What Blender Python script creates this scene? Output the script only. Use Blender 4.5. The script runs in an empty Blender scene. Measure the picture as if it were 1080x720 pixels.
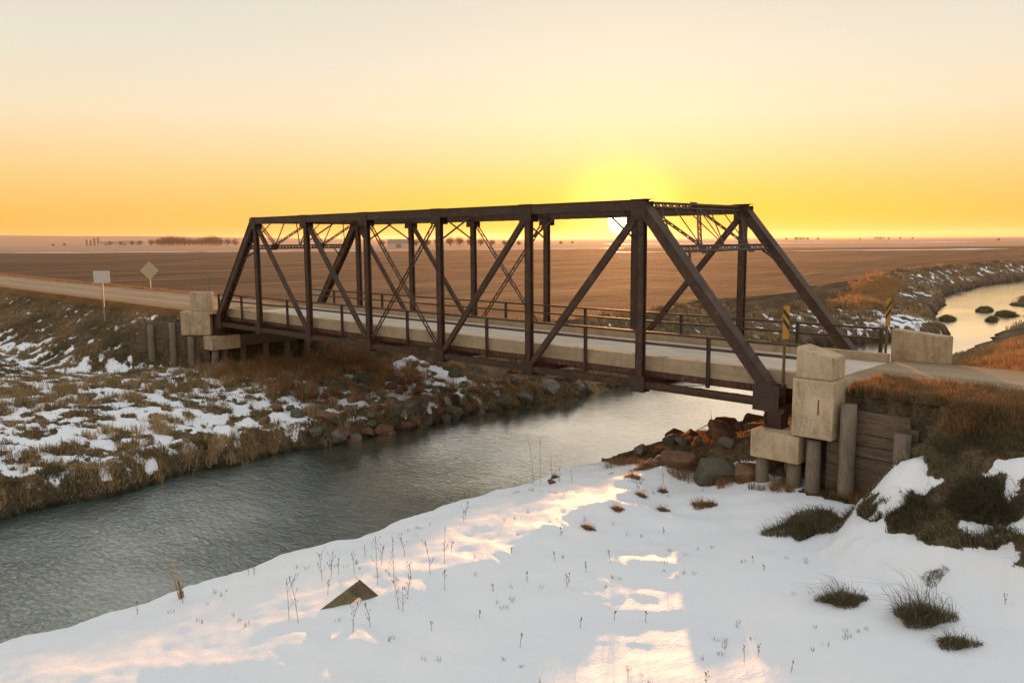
import bpy, bmesh, math, random
import numpy as np
from mathutils import Vector, Matrix

# ------------------------------------------------------------------ camera, sky, sun, exposure
scn = bpy.context.scene
COL = scn.collection
EXPO = 1.6
K = 2.0 ** -1.52
scn.view_settings.view_transform = 'Standard'
scn.view_settings.look = 'None'
scn.view_settings.gamma = 1.0
scn.view_settings.exposure = EXPO
scn.view_settings.use_curve_mapping = False
try:
    scn.cycles.volume_bounces = 0
    scn.cycles.max_bounces = 6
    scn.cycles.diffuse_bounces = 3
    scn.cycles.glossy_bounces = 3
    scn.cycles.sample_clamp_indirect = 4.0
    scn.cycles.use_denoising = True
except Exception:
    pass

CAM = np.array([43.744, -21.081, 4.582])
_pitch, _roll, _yaw, _f = .1247, -.007, -.7741, 860.9
_F = np.array([math.sin(_yaw)*math.cos(_pitch), math.cos(_yaw)*math.cos(_pitch), -math.sin(_pitch)])
_R = np.array([math.cos(_yaw), -math.sin(_yaw), 0.0])
_U = np.cross(_R, _F)
_R, _U = _R*math.cos(_roll)+_U*math.sin(_roll), -_R*math.sin(_roll)+_U*math.cos(_roll)
cd = bpy.data.cameras.new('camera')
cam = bpy.data.objects.new('camera', cd)
COL.objects.link(cam)
cam.matrix_world = Matrix(((_R[0], _U[0], -_F[0], CAM[0]), (_R[1], _U[1], -_F[1], CAM[1]), (_R[2], _U[2], -_F[2], CAM[2]), (0, 0, 0, 1)))
cd.sensor_width = 36.0
cd.lens = 36.0*_f/1080.0
cd.clip_start = 0.1
cd.clip_end = 30000.0
scn.camera = cam

SUN_AZ = _yaw + math.atan(116/_f)              # measured from +Y towards +X
SUN_DIR = Vector((math.sin(SUN_AZ), math.cos(SUN_AZ), math.tan(math.radians(1.15)))).normalized()
LAMP_EL = math.radians(2.55)
sl = bpy.data.lights.new('sun_light', 'SUN')
sl.energy = 2.3
sl.angle = math.radians(0.6)
sl.color = (1.0, 0.42, 0.14)
so = bpy.data.objects.new('sun_light', sl)
COL.objects.link(so)
_ld = Vector((math.sin(SUN_AZ)*math.cos(LAMP_EL), math.cos(SUN_AZ)*math.cos(LAMP_EL), math.sin(LAMP_EL)))
so.rotation_euler = _ld.to_track_quat('Z', 'Y').to_euler()

world = bpy.data.worlds.new('World')
scn.world = world
world.use_nodes = True
wt = world.node_tree
wt.nodes.clear()


class NG:
    """small node-graph helper"""
    def __init__(s, t):
        s.t = t

    def n(s, typ, **k):
        nd = s.t.nodes.new(typ)
        ins = k.pop('ins', {})
        for a, v in k.items():
            setattr(nd, a, v)
        for a, v in ins.items():
            s.put(nd.inputs[a], v)
        return nd

    def put(s, sock, v):
        if isinstance(v, bpy.types.NodeSocket):
            s.t.links.new(v, sock)
        elif isinstance(v, bpy.types.Node):
            s.t.links.new(v.outputs[0], sock)
        else:
            if isinstance(v, (tuple, list)) and len(v) == 3 and sock.type == 'RGBA':
                v = (*v, 1.0)
            sock.default_value = v

    def m(s, op, a, b=None, c=None, clamp=False):
        nd = s.n('ShaderNodeMath', operation=op, use_clamp=clamp)
        for i, v in enumerate((a, b, c)):
            if v is not None:
                s.put(nd.inputs[i], v)
        return nd.outputs[0]

    def mix(s, f, a, b, blend='MIX'):
        nd = s.n('ShaderNodeMix', data_type='RGBA', blend_type=blend)
        s.put(nd.inputs[0], f)
        s.put(nd.inputs[6], a)
        s.put(nd.inputs[7], b)
        return nd.outputs[2]

    def ramp(s, f, stops, interp='LINEAR'):
        nd = s.n('ShaderNodeValToRGB')
        nd.color_ramp.interpolation = interp
        el = nd.color_ramp.elements
        while len(el) < len(stops):
            el.new(0.5)
        for e, (p, c) in zip(el, stops):
            e.position = p
            e.color = (*c, 1.0) if len(c) == 3 else c
        s.put(nd.inputs[0], f)
        return nd.outputs[0]

    def noise(s, vec, scale, detail=4, rough=0.55, dist=0.0):
        nd = s.n('ShaderNodeTexNoise', ins={'Scale': scale, 'Detail': detail, 'Roughness': rough, 'Distortion': dist})
        if vec is not None:
            s.put(nd.inputs['Vector'], vec)
        return nd.outputs['Fac']

    def mr(s, v, a, b, c=0.0, d=1.0, smooth=False):
        nd = s.n('ShaderNodeMapRange', interpolation_type='SMOOTHSTEP' if smooth else 'LINEAR', clamp=True)
        for i, q in enumerate((v, a, b, c, d)):
            s.put(nd.inputs[i], q)
        return nd.outputs[0]


g = NG(wt)
tc = g.n('ShaderNodeTexCoord').outputs['Generated']
nrm = g.n('ShaderNodeVectorMath', operation='NORMALIZE', ins={0: tc}).outputs[0]
sep = g.n('ShaderNodeSeparateXYZ', ins={0: nrm})
elev = g.m('ARCSINE', sep.outputs[2])
e01 = g.m('DIVIDE', g.m('MAXIMUM', elev, 0.0), math.pi/2, clamp=True)
base = g.ramp(e01, [(0.0, (1.0, .47, .06)), (.016, (1.0, .53, .09)), (.050, (1.0, .66, .27)), (.09, (.94, .78, .54)), (.13, (.84, .78, .63)),
                    (.178, (.76, .73, .62)), (.26, (.76, .76, .72)), (.45, (.75, .77, .77)), (1.0, (.72, .75, .78))])
dot = g.n('ShaderNodeVectorMath', operation='DOT_PRODUCT', ins={0: nrm, 1: tuple(SUN_DIR)}).outputs['Value']
ang = g.m('ARCCOSINE', g.m('MINIMUM', dot, 1.0))
glow = g.mr(ang, 0.56, 0.05, 0.0, 1.0, smooth=True)
glow = g.m('MULTIPLY', glow, g.mr(elev, .105, .0, .0, .95, smooth=True))
c1 = g.mix(glow, base, (1.05, .63, .02))
near = g.mr(ang, .11, .012, 0.0, 1.0, smooth=True)
near = g.m('POWER', near, 1.8)
c2 = g.mix(near, c1, (2.4, 1.35, .25))
disc = g.mr(ang, .019, .012, 0.0, 1.0, smooth=True)
c3 = g.mix(disc, c2, (9.0, 7.5, 3.2))
sky = g.n('ShaderNodeTexSky', sky_type='NISHITA')
sky.sun_disc = False
sky.sun_elevation = LAMP_EL
sky.sun_rotation = SUN_AZ
sky.dust_density = 3.0
# below the horizon: dull warm ground tone, never seen
c4 = g.mix(g.mr(elev, -.02, -.002), (.25, .17, .10), c3)
b1 = g.n('ShaderNodeBackground', ins={'Color': c4, 'Strength': K})
b2 = g.n('ShaderNodeBackground', ins={'Color': sky.outputs[0], 'Strength': 0.05})
add = g.n('ShaderNodeMixShader', ins={0: 0.08, 1: b1, 2: b2})
g.n('ShaderNodeOutputWorld', ins={'Surface': add})
world.cycles.sampling_method = 'MANUAL'
world.cycles.sample_map_resolution = 1024

# ------------------------------------------------------------------ terrain maths
_rng = np.random.RandomState(7)
_GR = _rng.rand(256, 256)*2*math.pi
_GX, _GY = np.cos(_GR), np.sin(_GR)


def pn(x, y):
    xi = np.floor(x).astype(int)
    yi = np.floor(y).astype(int)
    fx, fy = x-xi, y-yi
    u, v = fx*fx*fx*(fx*(fx*6-15)+10), fy*fy*fy*(fy*(fy*6-15)+10)

    def gd(a, b):
        i, j = (xi+a) & 255, (yi+b) & 255
        return _GX[i, j]*(fx-a)+_GY[i, j]*(fy-b)
    return 1.5*((gd(0, 0)*(1-u)+gd(1, 0)*u)*(1-v)+(gd(0, 1)*(1-u)+gd(1, 1)*u)*v)


def fbm(x, y, o=4, r=.5):
    s, a = 0, 1.0
    for i in range(o):
        s = s+a*pn(x+i*17.3, y-i*9.1)
        x, y, a = x*2.03, y*2.03, a*r
    return s


def ss(v, a, b):
    t = np.clip((v-a)/(b-a), 0, 1)
    return t*t*(3-2*t)


XLY = np.array([-60, -15, -8, 0, 8, 18, 30, 41, 46, 52, 57, 62, 72, 90, 106, 140, 185, 260, 400, 900])
XLX = np.array([16, 15.3, 14.5, 14.6, 14.9, 15.5, 15.6, 15.7, 18.0, 20.0, 21.6, 18, 15.5, 11, 6.0, 3, 5, 16, 40, 140.])
XRY = np.array([-60, -17, 0, 3, 8, 20, 45, 55, 60, 66, 75, 90, 105, 130, 185, 260, 400, 900])
XRX = np.array([25, 25, 25.2, 26.8, 27.6, 27.5, 25.2, 24.7, 23.9, 23.6, 23.2, 20.5, 15.5, 12, 14, 24, 48, 150.])
WATER = -4.0
ROAD_Z = .60


def shore(x, y):
    w = .45*pn(y*.45, 3.3+0*y)+.25*pn(y*1.3, 9.3+0*y)
    w2 = .35*pn(y*.4, 13.3+0*y)+.12*pn(y*1.3, 19.3+0*y)
    return np.interp(y, XLY, XLX)+w, np.interp(y, XRY, XRX)+w2


def road_bend(x):
    """sideways shift of the road far to the left"""
    return 0.00035*np.clip(-x-25, 0, 400)**2


ISL = [(19.3, 98.0, 2.4, 5.0, .50), (17.2, 84, .9, 1.5, .35), (20.4, 79.5, 1.3, 1.5, .35), (17.2, 70.5, .9, 1.1, .3), (21.0, 91, .8, 1.5, .3), (20.8, 72.5, .6, 1.0, .25)]


def height(x, y):
    x = np.asarray(x, float)
    y = np.asarray(y, float)
    l, r = shore(x, y)
    dl, dr = l-x, x-r
    # plain levels
    near = 1-ss(y, 4, 11)
    und = fbm(x*.05, y*.05, 3)
    left_far = -.85+.15*und
    left_near = -2.45+.22*fbm(x*.22+5, y*.22, 4)+.10*fbm(x*1.1, y*1.1, 3)
    ur, vr = (x+y)*.707, (y-x)*.707
    am = 1.25-.8*ss(x, 32.5, 36)
    right_near = -2.07-.35*ss(x+.25*(y+13), 31.9, 34.6)+.12*ss(x, 35.5, 39)+.34*ss(y, -3.6, -.9)*ss(x, 31.5, 33.8)+.11*am*fbm(ur*.20+2, vr*.42+8, 4)+.030*am*fbm(ur*.8, vr*1.3, 4)
    right_far = -.3+.2*fbm(x*.2, y*.2, 3)
    left = left_far*(1-near)+left_near*near
    right = right_far*(1-near)+right_near*near
    # banks
    sl = np.interp(y, [-60, 6, 12, 30, 42, 66, 90, 200], [.085, .085, .30, .36, .22, .16, .30, .25])
    bl = -4.12+1.0*ss(dl, -.25, .75)+sl*np.clip(dl-.6, 0, None)
    bl = bl+.10*fbm(x*1.2, y*1.2, 3)*ss(dl, 0, .6)
    sr = np.interp(y, [-60, 0, 4, 12, 40], [.16, .16, .14, .30, .3])
    br = -4.12+1.35*ss(dr, -.2, 2.2)*np.interp(y, [-60, -1, 5, 60], [1, 1, .55, .5])+sr*np.clip(dr-1.9, 0, None)
    br = br+.06*fbm(x*1.0, y*1.0, 3)*ss(dr, 0, .6)
    land = np.where(x < (l+r)/2, np.minimum(left, bl), np.minimum(right, br))
    inside = np.minimum(-dl, -dr)
    land = np.where(inside > .25, -4.12-.9*ss(inside, .2, 3), land)
    for (ix, iy, a, b, h) in ISL:
        q = ((x-ix)/a)**2+((y-iy)/b)**2
        land = np.maximum(land, -4.5+(h+.5)*np.exp(-q*.55)+.06*fbm(x*1.4, y*1.4, 2)*(q < 3))
    # road banks
    rb = road_bend(x)
    yy = y-rb
    dy = np.maximum(np.maximum(-.75-yy, yy-7.1), 0)
    al = np.clip((-x-y-.32)/1.414, -2, 20)
    drop = np.interp(al, [0, .8, 3.4, 5.5], [6.5, 4.6, 1.9, 0])
    u = np.clip((x-y-.24)/1.414, 0, None)
    extra = np.where(y < -.9, np.minimum(14*u, drop+.8*u), np.minimum(14*np.clip(x+.80, 0, None), 7)+1.5*np.clip(x, 0, None))
    distL = dy+extra
    front = np.hypot((2.3+3.7*ss(yy, -1.8, -.5))*np.clip(37.9-x, 0, None), np.maximum(-.1-yy, 0))
    distR = np.where(yy < -.05, front, dy+12*np.clip(34.80-x, 0, None))
    dist = np.where(x < 17, distL, distR)
    rough = ss(dist, .3, 1.5)*(.16*fbm(x*.6, y*.6, 3)+.09*fbm(x*1.7, y*1.7, 3))
    emb = ROAD_Z-.06-dist/np.where(x < 17, 1.75, 1.65)+rough
    z = np.maximum(land, emb)
    # riprap mound against the right abutment
    q = np.sqrt(((x-33.4)/1.0)**2+((y-2.6)/1.5)**2)
    z = np.where(x > 26.5, np.maximum(z, -.80-.33*q-.1*fbm(x*1.3, y*1.3, 2)-1.1*np.clip(.9-y, 0, 9)), z)
    # hill on the horizon to the left, broad swells elsewhere
    d = -(x-CAM[0])*.699+(y-CAM[1])*.715
    la = (x-CAM[0])*.715+(y-CAM[1])*.699
    z = z+ss(d, 900, 2600)*(np.clip(-la/np.maximum(d, 1)*46, -2, 32)+3*pn(la*.002, d*.001))*ss(d, 900, 2600)
    z = z+ss(d, 120, 400)*.5*pn(x*.006, y*.006)
    return z


def snow_bias(x, y):
    """0 = bare ground, 1 = closed snow; the 0.5 line is the edge of a patch"""
    l, r = shore(x, y)
    rb = road_bend(x)
    emb = ROAD_Z-.06-height(x, y)
    ani = fbm(x*.75+y*.3, y*1.1-x*.4, 5, .6)
    fine = fbm(x*1.6, y*1.6, 3)
    # left side, near
    s = .46+.30*ani+.20*fine+.05*ss(x, 4, 12)
    s = s+.035-.20*ss(height(x, y), -2.35, -1.2)-.16*ss(l-x, .9, .15)-.6*ss(.30-(l-x), 0, .2)
    s = s-.45*ss(y, 0, 3)*(1-ss(y, 8, 10))*(x < 7)
    s = np.where((x < 17) & (y > 8), .12+.36*ani+.15*fine+.30*np.exp(-((y-55)/24)**2)+.24*ss(y, 70, 90)-.35*ss(l-x, 1.6, .5)+.2*np.exp(-((x-7)/4)**2-((y-13)/6)**2), s)
    # fields
    fld = ss(l-x, 6, 9)*ss(y-rb, 8, 9)
    s = s*(1-fld)
    # right side, near: closed cover with patches rubbed bare
    sr = 1.0+.15*ani
    hh = height(x, y)
    sr = sr-(.58-.65*ani-.3*fine)*ss(hh+.25*ani, -1.95, -1.5)
    for (px, py, a, b, w) in BARE:
        q = ((x-px)/a)**2+((y-py)/b)**2+.9*fbm(x*1.1, y*1.1, 4)
        sr = sr-w*np.exp(-np.clip(q, 0, 9)**1.5*1.1)
    sr = sr+.75*np.exp(-((x-39.75)/.55)**2-((y+1.3)/.75)**2)+.55*np.exp(-((x-38.0)/.28)**2-((y+.5)/.35)**2)
    sr = sr-.9*ss(y+.5*ani, -.5, .8)
    sr = np.where(y > 8, .2+.3*ani, sr)
    s = np.where(x > 20, sr, s)
    d = -(x-CAM[0])*.699+(y-CAM[1])*.715
    la = (x-CAM[0])*.715+(y-CAM[1])*.699
    strip = .8*np.exp(-((d-430-12*pn(la*.01, 0*la))/9)**2)*(la < 60)+.75*np.exp(-((d-760-40*pn(la*.004, 0*la))/45)**2)*(la > 90)*(la < 420) \
        + .7*np.exp(-((d-330)/8)**2)*(la > 40)*(la < 200)+.35*ss(d, 1500, 2500)*(pn(la*.002, d*.004) > .1)
    s = s+strip*(d > 250)
    # road itself
    on = (y-rb > -.9) & (y-rb < 7.2) & ((x < .3) | (x > 34.5))
    return np.where(on, 0.0, s)


# bare weedy patches on the snow bank: x, y, half sizes, weight
BARE = [(35.75, -2.6, .35, .8, .8), (37.85, -6.0, .18, .22, .7), (39.25, -5.85, .2, .25, .7), (39.95, -6.45, .15, .2, .7),
        (39.0, -.9, .9, 1.8, .9), (37.6, 0.1, 1.2, 1.0, .9), (37.8, -1.0, .7, .8, .6), (30.6, -3.6, .12, .25, .5), (29.2, -1.9, .2, .3, .5)]
#ENDTERRAIN


def attr_mesh(name, verts, faces, attrs=None, smooth=True):
    me = bpy.data.meshes.new(name)
    verts = np.asarray(verts, np.float32)
    faces = np.asarray(faces, np.int32)
    k = faces.shape[1]
    me.vertices.add(len(verts))
    me.vertices.foreach_set('co', verts.ravel())
    me.loops.add(faces.size)
    me.loops.foreach_set('vertex_index', faces.ravel())
    me.polygons.add(len(faces))
    me.polygons.foreach_set('loop_start', np.arange(0, faces.size, k, dtype=np.int32))
    me.polygons.foreach_set('loop_total', np.full(len(faces), k, np.int32))
    me.polygons.foreach_set('use_smooth', np.full(len(faces), smooth))
    for an, av in (attrs or {}).items():
        a = me.attributes.new(an, 'FLOAT', 'POINT')
        a.data.foreach_set('value', np.asarray(av, np.float32))
    me.update(calc_edges=True)
    return me


def link(name, me, mat=None, parent=None):
    o = bpy.data.objects.new(name, me)
    COL.objects.link(o)
    if mat is not None and not me.materials:
        me.materials.append(mat)
    if parent is not None:
        o.parent = parent
    return o


def tag(o, label=None, cat=None, group=None, kind=None):
    if label:
        o['label'] = label
    if cat:
        o['category'] = cat
    if group:
        o['group'] = group
    if kind:
        o['kind'] = kind
    return o


def empty(name, loc=(0, 0, 0), rz=0.0):
    o = bpy.data.objects.new(name, None)
    COL.objects.link(o)
    o.location = loc
    o.rotation_euler = (0, 0, rz)
    return o


def copy_tree(o, parent=None):
    c = o.copy()
    COL.objects.link(c)
    c.parent = parent
    for ch in KIDS.get(o.name, [x for x in bpy.data.objects if x.parent == o]):
        copy_tree(ch, c)
    return c


KIDS = {}

# ------------------------------------------------------------------ materials
def mat(name):
    m = bpy.data.materials.new(name)
    m.use_nodes = True
    m.node_tree.nodes.clear()
    return m, NG(m.node_tree)


def finish(g, col, rough=.8, bump=None, bs=.3, bd=.02, spec=.3, metal=0.0, extra=None):
    ins = {'Base Color': col, 'Roughness': rough, 'Specular IOR Level': spec, 'Metallic': metal}
    if extra:
        ins.update(extra)
    p = g.n('ShaderNodeBsdfPrincipled', ins=ins)
    if bump is not None:
        b = g.n('ShaderNodeBump', ins={'Height': bump, 'Strength': bs, 'Distance': bd})
        g.put(p.inputs['Normal'], b.outputs[0])
    g.n('ShaderNodeOutputMaterial', ins={'Surface': p.outputs[0]})
    return p


def simple(name, c1, c2, scale=3.0, rough=.8, bs=.3, bd=.02, spec=.3, metal=0.0, stretch=None, c3=None):
    m, g = mat(name)
    t = g.n('ShaderNodeTexCoord').outputs['Object']
    if stretch:
        t = g.n('ShaderNodeMapping', ins={'Vector': t, 'Scale': stretch}).outputs[0]
    n1 = g.noise(t, scale, 6, .65)
    n2 = g.noise(t, scale*5.3, 4, .6)
    col = g.mix(g.mr(n1, .35, .65), c1, c2)
    if c3:
        col = g.mix(g.mr(g.noise(t, scale*2.1, 5, .7, .5), .56, .66), col, c3)
    col = g.mix(g.mr(n2, .3, .7, 0, .35), col, tuple(v*.55 for v in c1))
    finish(g, col, rough, g.m('ADD', n1, g.m('MULTIPLY', n2, .6)), bs, bd, spec, metal)
    return m


M = {}
M['steel'] = simple('rusted_brown_steel', (.040, .021, .013), (.080, .042, .024), 2.0, .62, .25, .01, .4, .0, None, (.15, .07, .035))
M['steel_red'] = simple('red_brown_steel', (.10, .045, .032), (.16, .075, .05), 1.5, .7, .3, .01, .3, 0, None, (.22, .13, .09))
M['gusset'] = simple('gusset_steel', (.038, .021, .013), (.07, .037, .022), 3.0, .6, .25, .01, .4)
M['rail'] = simple('rail_steel', (.06, .04, .032), (.10, .065, .05), 4.0, .6, .2, .01, .4)
M['concrete'] = None
M['curb'] = simple('curb_concrete', (.38, .28, .18), (.48, .365, .24), 1.1, .9, .4, .01, .2, 0, (.5, 1, .4), (.33, .24, .16))
M['deck'] = simple('deck_surface', (.58, .48, .38), (.68, .58, .47), .8, .9, .2, .01, .2, 0, (.3, 1, 1), (.48, .39, .30))
M['road'] = simple('gravel_road', (.33, .23, .155), (.42, .31, .21), .6, .95, .6, .03, .1, 0, (.12, 1, 1), (.26, .17, .11))
M['timber'] = simple('weathered_timber', (.12, .085, .06), (.20, .15, .11), 3.0, .9, .6, .02, .1, 0, (.6, 1, 3), (.08, .05, .035))
M['pile'] = simple('weathered_pile', (.19, .15, .115), (.28, .22, .165), 4.0, .9, .6, .02, .1, 0, (4, 4, .5), (.10, .07, .05))
M['oldwood'] = simple('mossy_plank', (.13, .11, .055), (.27, .22, .12), 3.0, .9, .6, .015, .1, 0, (1, 6, 6), (.10, .12, .035))
M['galv'] = simple('galvanised_post', (.30, .27, .23), (.36, .32, .28), 5.0, .5, .1, .005, .4, .2)
M['sign_back'] = simple('sign_panel', (.62, .55, .50), (.66, .60, .55), 3.0, .5, .05, .005, .4)
M['sign_yellow'] = simple('yellow_sign_back', (.50, .42, .26), (.56, .47, .30), 3.0, .5, .05, .005, .4)
M['rust'] = simple('rust_stain', (.30, .10, .04), (.22, .07, .03), 6.0, .9, .2, .01, .1)
M['bark'] = simple('bark', (.05, .035, .028), (.075, .052, .04), 1.0, .9, .2, .02, .1)
M['stalk'] = simple('dry_stalk', (.085, .05, .035), (.13, .075, .05), 8.0, .9, .1, .01, .1)
M['wall_white'] = simple('pale_siding', (.55, .50, .46), (.62, .57, .52), .2, .8, .1, .02, .2)
M['roof_grey'] = simple('grey_roof', (.20, .16, .15), (.26, .21, .19), .2, .8, .1, .02, .2)
M['yellowpaint'] = simple('yellow_marker_paint', (.46, .25, .035), (.54, .30, .05), 5, .5, .1, .004, .4)
M['blackpaint'] = simple('black_marker_paint', (.025, .022, .02), (.04, .034, .03), 5, .5, .1, .004, .4)


M['olivepost'] = simple('olive_brown_post', (.13, .095, .04), (.18, .13, .055), 5, .6, .1, .004, .3)


def concrete_mat():
    m, g = mat('weathered_concrete')
    t = g.n('ShaderNodeTexCoord').outputs['Object']
    n1 = g.noise(t, 1.4, 7, .7)
    st = g.noise(g.n('ShaderNodeMapping', ins={'Vector': t, 'Scale': (1, 1, .16)}).outputs[0], 4.5, 5, .7, .2)
    n2 = g.noise(t, 16, 5, .7)
    col = g.mix(g.mr(n1, .35, .65), (.40, .295, .19), (.58, .45, .30))
    col = g.mix(g.mr(st, .52, .68, 0, .75), col, (.24, .165, .105))
    col = g.mix(g.mr(st, .44, .34, 0, .4), col, (.66, .55, .40))
    pit = g.mr(n2, .62, .70)
    col = g.mix(g.m('MULTIPLY', pit, .7), col, (.16, .115, .075))
    w = g.n('ShaderNodeTexVoronoi', feature='DISTANCE_TO_EDGE', ins={'Vector': g.n('ShaderNodeVectorMath', operation='ADD', ins={0: t, 1: g.n('ShaderNodeTexNoise', ins={'Scale': 3.0, 'Vector': t}).outputs['Color']}).outputs[0], 'Scale': .9}).outputs['Distance']
    crack = g.mr(w, .006, .001)
    col = g.mix(g.m('MULTIPLY', crack, .3), col, (.10, .07, .05))
    finish(g, col, .92, g.m('SUBTRACT', g.m('ADD', n1, g.m('MULTIPLY', n2, .35)), g.m('ADD', pit, crack)), .7, .02, .15)
    return m


M['concrete'] = concrete_mat()


def rock_mat(name, a, b):
    m, g = mat(name)
    t = g.n('ShaderNodeTexCoord').outputs['Object']
    n1 = g.noise(t, 2.6, 8, .68)
    n2 = g.noise(t, 11, 5, .6)
    col = g.mix(g.mr(n1, .35, .65), a, b)
    col = g.mix(g.mr(g.noise(t, 4, 5, .7), .56, .68), col, (.20, .10, .055))
    col = g.mix(g.mr(n2, .3, .7, 0, .5), col, tuple(v*.5 for v in a))
    finish(g, col, .9, g.m('ADD', n1, g.m('MULTIPLY', n2, .5)), .8, .06, .2)
    return m


M['rock_grey'] = rock_mat('grey_rock', (.15, .125, .10), (.26, .22, .18))
M['rock_brown'] = rock_mat('brown_rock', (.16, .085, .05), (.27, .155, .095))
M['rock_green'] = rock_mat('olive_rock', (.095, .095, .065), (.16, .155, .11))


def blade_mat(name, cols, trans=.35):
    m, g = mat(name)
    a = g.n('ShaderNodeAttribute', attribute_name='tone').outputs['Fac']
    col = g.ramp(a, [(i/(len(cols)-1), c) for i, c in enumerate(cols)])
    d = g.n('ShaderNodeBsdfDiffuse', ins={'Color': col})
    t = g.n('ShaderNodeBsdfTranslucent', ins={'Color': col})
    mx = g.n('ShaderNodeMixShader', ins={0: trans, 1: d.outputs[0], 2: t.outputs[0]})
    g.n('ShaderNodeOutputMaterial', ins={'Surface': mx.outputs[0]})
    return m


M['grass'] = blade_mat('dry_grass_blades', [(.10, .09, .045), (.19, .15, .075), (.31, .215, .11), (.45, .31, .16), (.60, .45, .26)])
M['grass_orange'] = blade_mat('rust_grass_blades', [(.17, .10, .05), (.31, .18, .085), (.46, .27, .12), (.60, .38, .19)], .5)
M['grass_dark'] = blade_mat('dark_grass_blades', [(.07, .063, .04), (.13, .11, .065), (.22, .175, .10), (.36, .29, .18)], .3)
M['grass_olive'] = blade_mat('olive_grass_blades', [(.08, .08, .032), (.15, .14, .06), (.26, .22, .09), (.42, .31, .15)], .3)


def ground_mat():
    m, g = mat('winter_ground')
    geo = g.n('ShaderNodeNewGeometry')
    pos = geo.outputs['Position']
    A = lambda nme: g.n('ShaderNodeAttribute', attribute_name=nme).outputs['Fac']
    sn, fl, ta, wet = A('snow'), A('field'), A('tan'), A('wet')
    nb = g.noise(pos, .35, 5, .6)
    nm = g.noise(pos, 1.9, 6, .68)
    nf = g.noise(pos, 9.0, 5, .7)
    # matted dead grass and soil
    soil = g.ramp(g.mr(g.m('ADD', g.m('MULTIPLY', nb, .5), g.m('MULTIPLY', nm, .5)), .38, .62),
                  [(0, (.065, .052, .032)), (.35, (.12, .092, .055)), (.6, (.185, .13, .075)), (1, (.28, .195, .11))])
    soil = g.mix(g.mr(nf, .35, .65, 0, .7), soil, (.022, .016, .011))
    soil = g.mix(wet, soil, (.012, .010, .008))
    # ploughed field with rows along +Y
    mp = g.n('ShaderNodeMapping', ins={'Vector': pos, 'Scale': (1.0, .035, 1.0), 'Rotation': (0, 0, .03)}).outputs[0]
    rows = g.noise(mp, 1.1, 3, .6)
    mp2 = g.n('ShaderNodeMapping', ins={'Vector': pos, 'Scale': (1.0, .06, 1.0)}).outputs[0]
    rows2 = g.noise(mp2, .22, 3, .6)
    mp3 = g.n('ShaderNodeMapping', ins={'Vector': pos, 'Scale': (1.0, .10, 1.0)}).outputs[0]
    rows3 = g.noise(mp3, .55, 4, .7)
    fcol = g.ramp(g.mr(g.m('ADD', g.m('MULTIPLY', rows, .5), g.m('MULTIPLY', rows3, .5)), .38, .62), [(0, (.020, .013, .009)), (.45, (.050, .031, .019)), (.8, (.14, .086, .046)), (1, (.27, .175, .09))])
    fcol = g.mix(g.mr(rows2, .42, .56, 0, .6), fcol, (.030, .020, .014))
    rows4 = g.noise(g.n('ShaderNodeMapping', ins={'Vector': pos, 'Scale': (1.0, .16, 1.0)}).outputs[0], .06, 5, .7)
    fcol = g.mix(g.mr(rows4, .50, .60, 0, .55), fcol, (.17, .108, .062))
    fcol = g.mix(g.mr(rows4, .48, .38, 0, .6), fcol, (.028, .019, .014))
    clod = g.noise(pos, 3.2, 6, .8)
    fcol = g.mix(g.mr(clod, .50, .66, 0, .6), fcol, (.21, .145, .09))
    fcol = g.mix(g.mr(g.noise(pos, .03, 4, .6), .42, .6, 0, .3), fcol, (.09, .052, .028))
    tcol = g.mix(g.noise(pos, .02, 4, .6), (.28, .17, .11), (.40, .27, .19))
    fcol = g.mix(ta, fcol, tcol)
    col = g.mix(fl, soil, fcol)
    # snow
    amp = g.m('MULTIPLY', g.m('SUBTRACT', g.m('ADD', g.m('MULTIPLY', nm, .6), g.m('MULTIPLY', nf, .4)), .5), .75)
    mask = g.mr(g.m('ADD', sn, amp), .47, .53, 0, 1, smooth=True)
    scol = g.mix(g.mr(nb, .35, .65), (.80, .82, .86), (.86, .86, .87))
    col2 = g.mix(mask, col, scol)
    hs = g.m('ADD', g.m('MULTIPLY', mask, .05), g.m('MULTIPLY', nf, g.m('MULTIPLY', g.m('SUBTRACT', 1.0, mask), .12)))
    hs = g.m('ADD', hs, g.m('MULTIPLY', g.m('MULTIPLY', g.m('ADD', rows, rows3), fl), .35))
    wind = g.noise(g.n('ShaderNodeMapping', ins={'Vector': pos, 'Scale': (1.0, .45, 1.0), 'Rotation': (0, 0, .6)}).outputs[0], 4.5, 5, .6)
    hs = g.m('ADD', hs, g.m('MULTIPLY', wind, g.m('MULTIPLY', mask, .042)))
    hs = g.m('ADD', hs, g.m('MULTIPLY', g.noise(pos, 22, 4, .65), .018))
    b = g.n('ShaderNodeBump', ins={'Height': hs, 'Strength': .75, 'Distance': 1.0})
    p = g.n('ShaderNodeBsdfPrincipled', ins={'Base Color': col2, 'Roughness': g.mr(mask, 0, 1, .95, .6), 'Specular IOR Level': g.mr(mask, 0, 1, .1, .3), 'Normal': b.outputs[0]})
    g.n('ShaderNodeOutputMaterial', ins={'Surface': p.outputs[0]})
    return m


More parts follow.
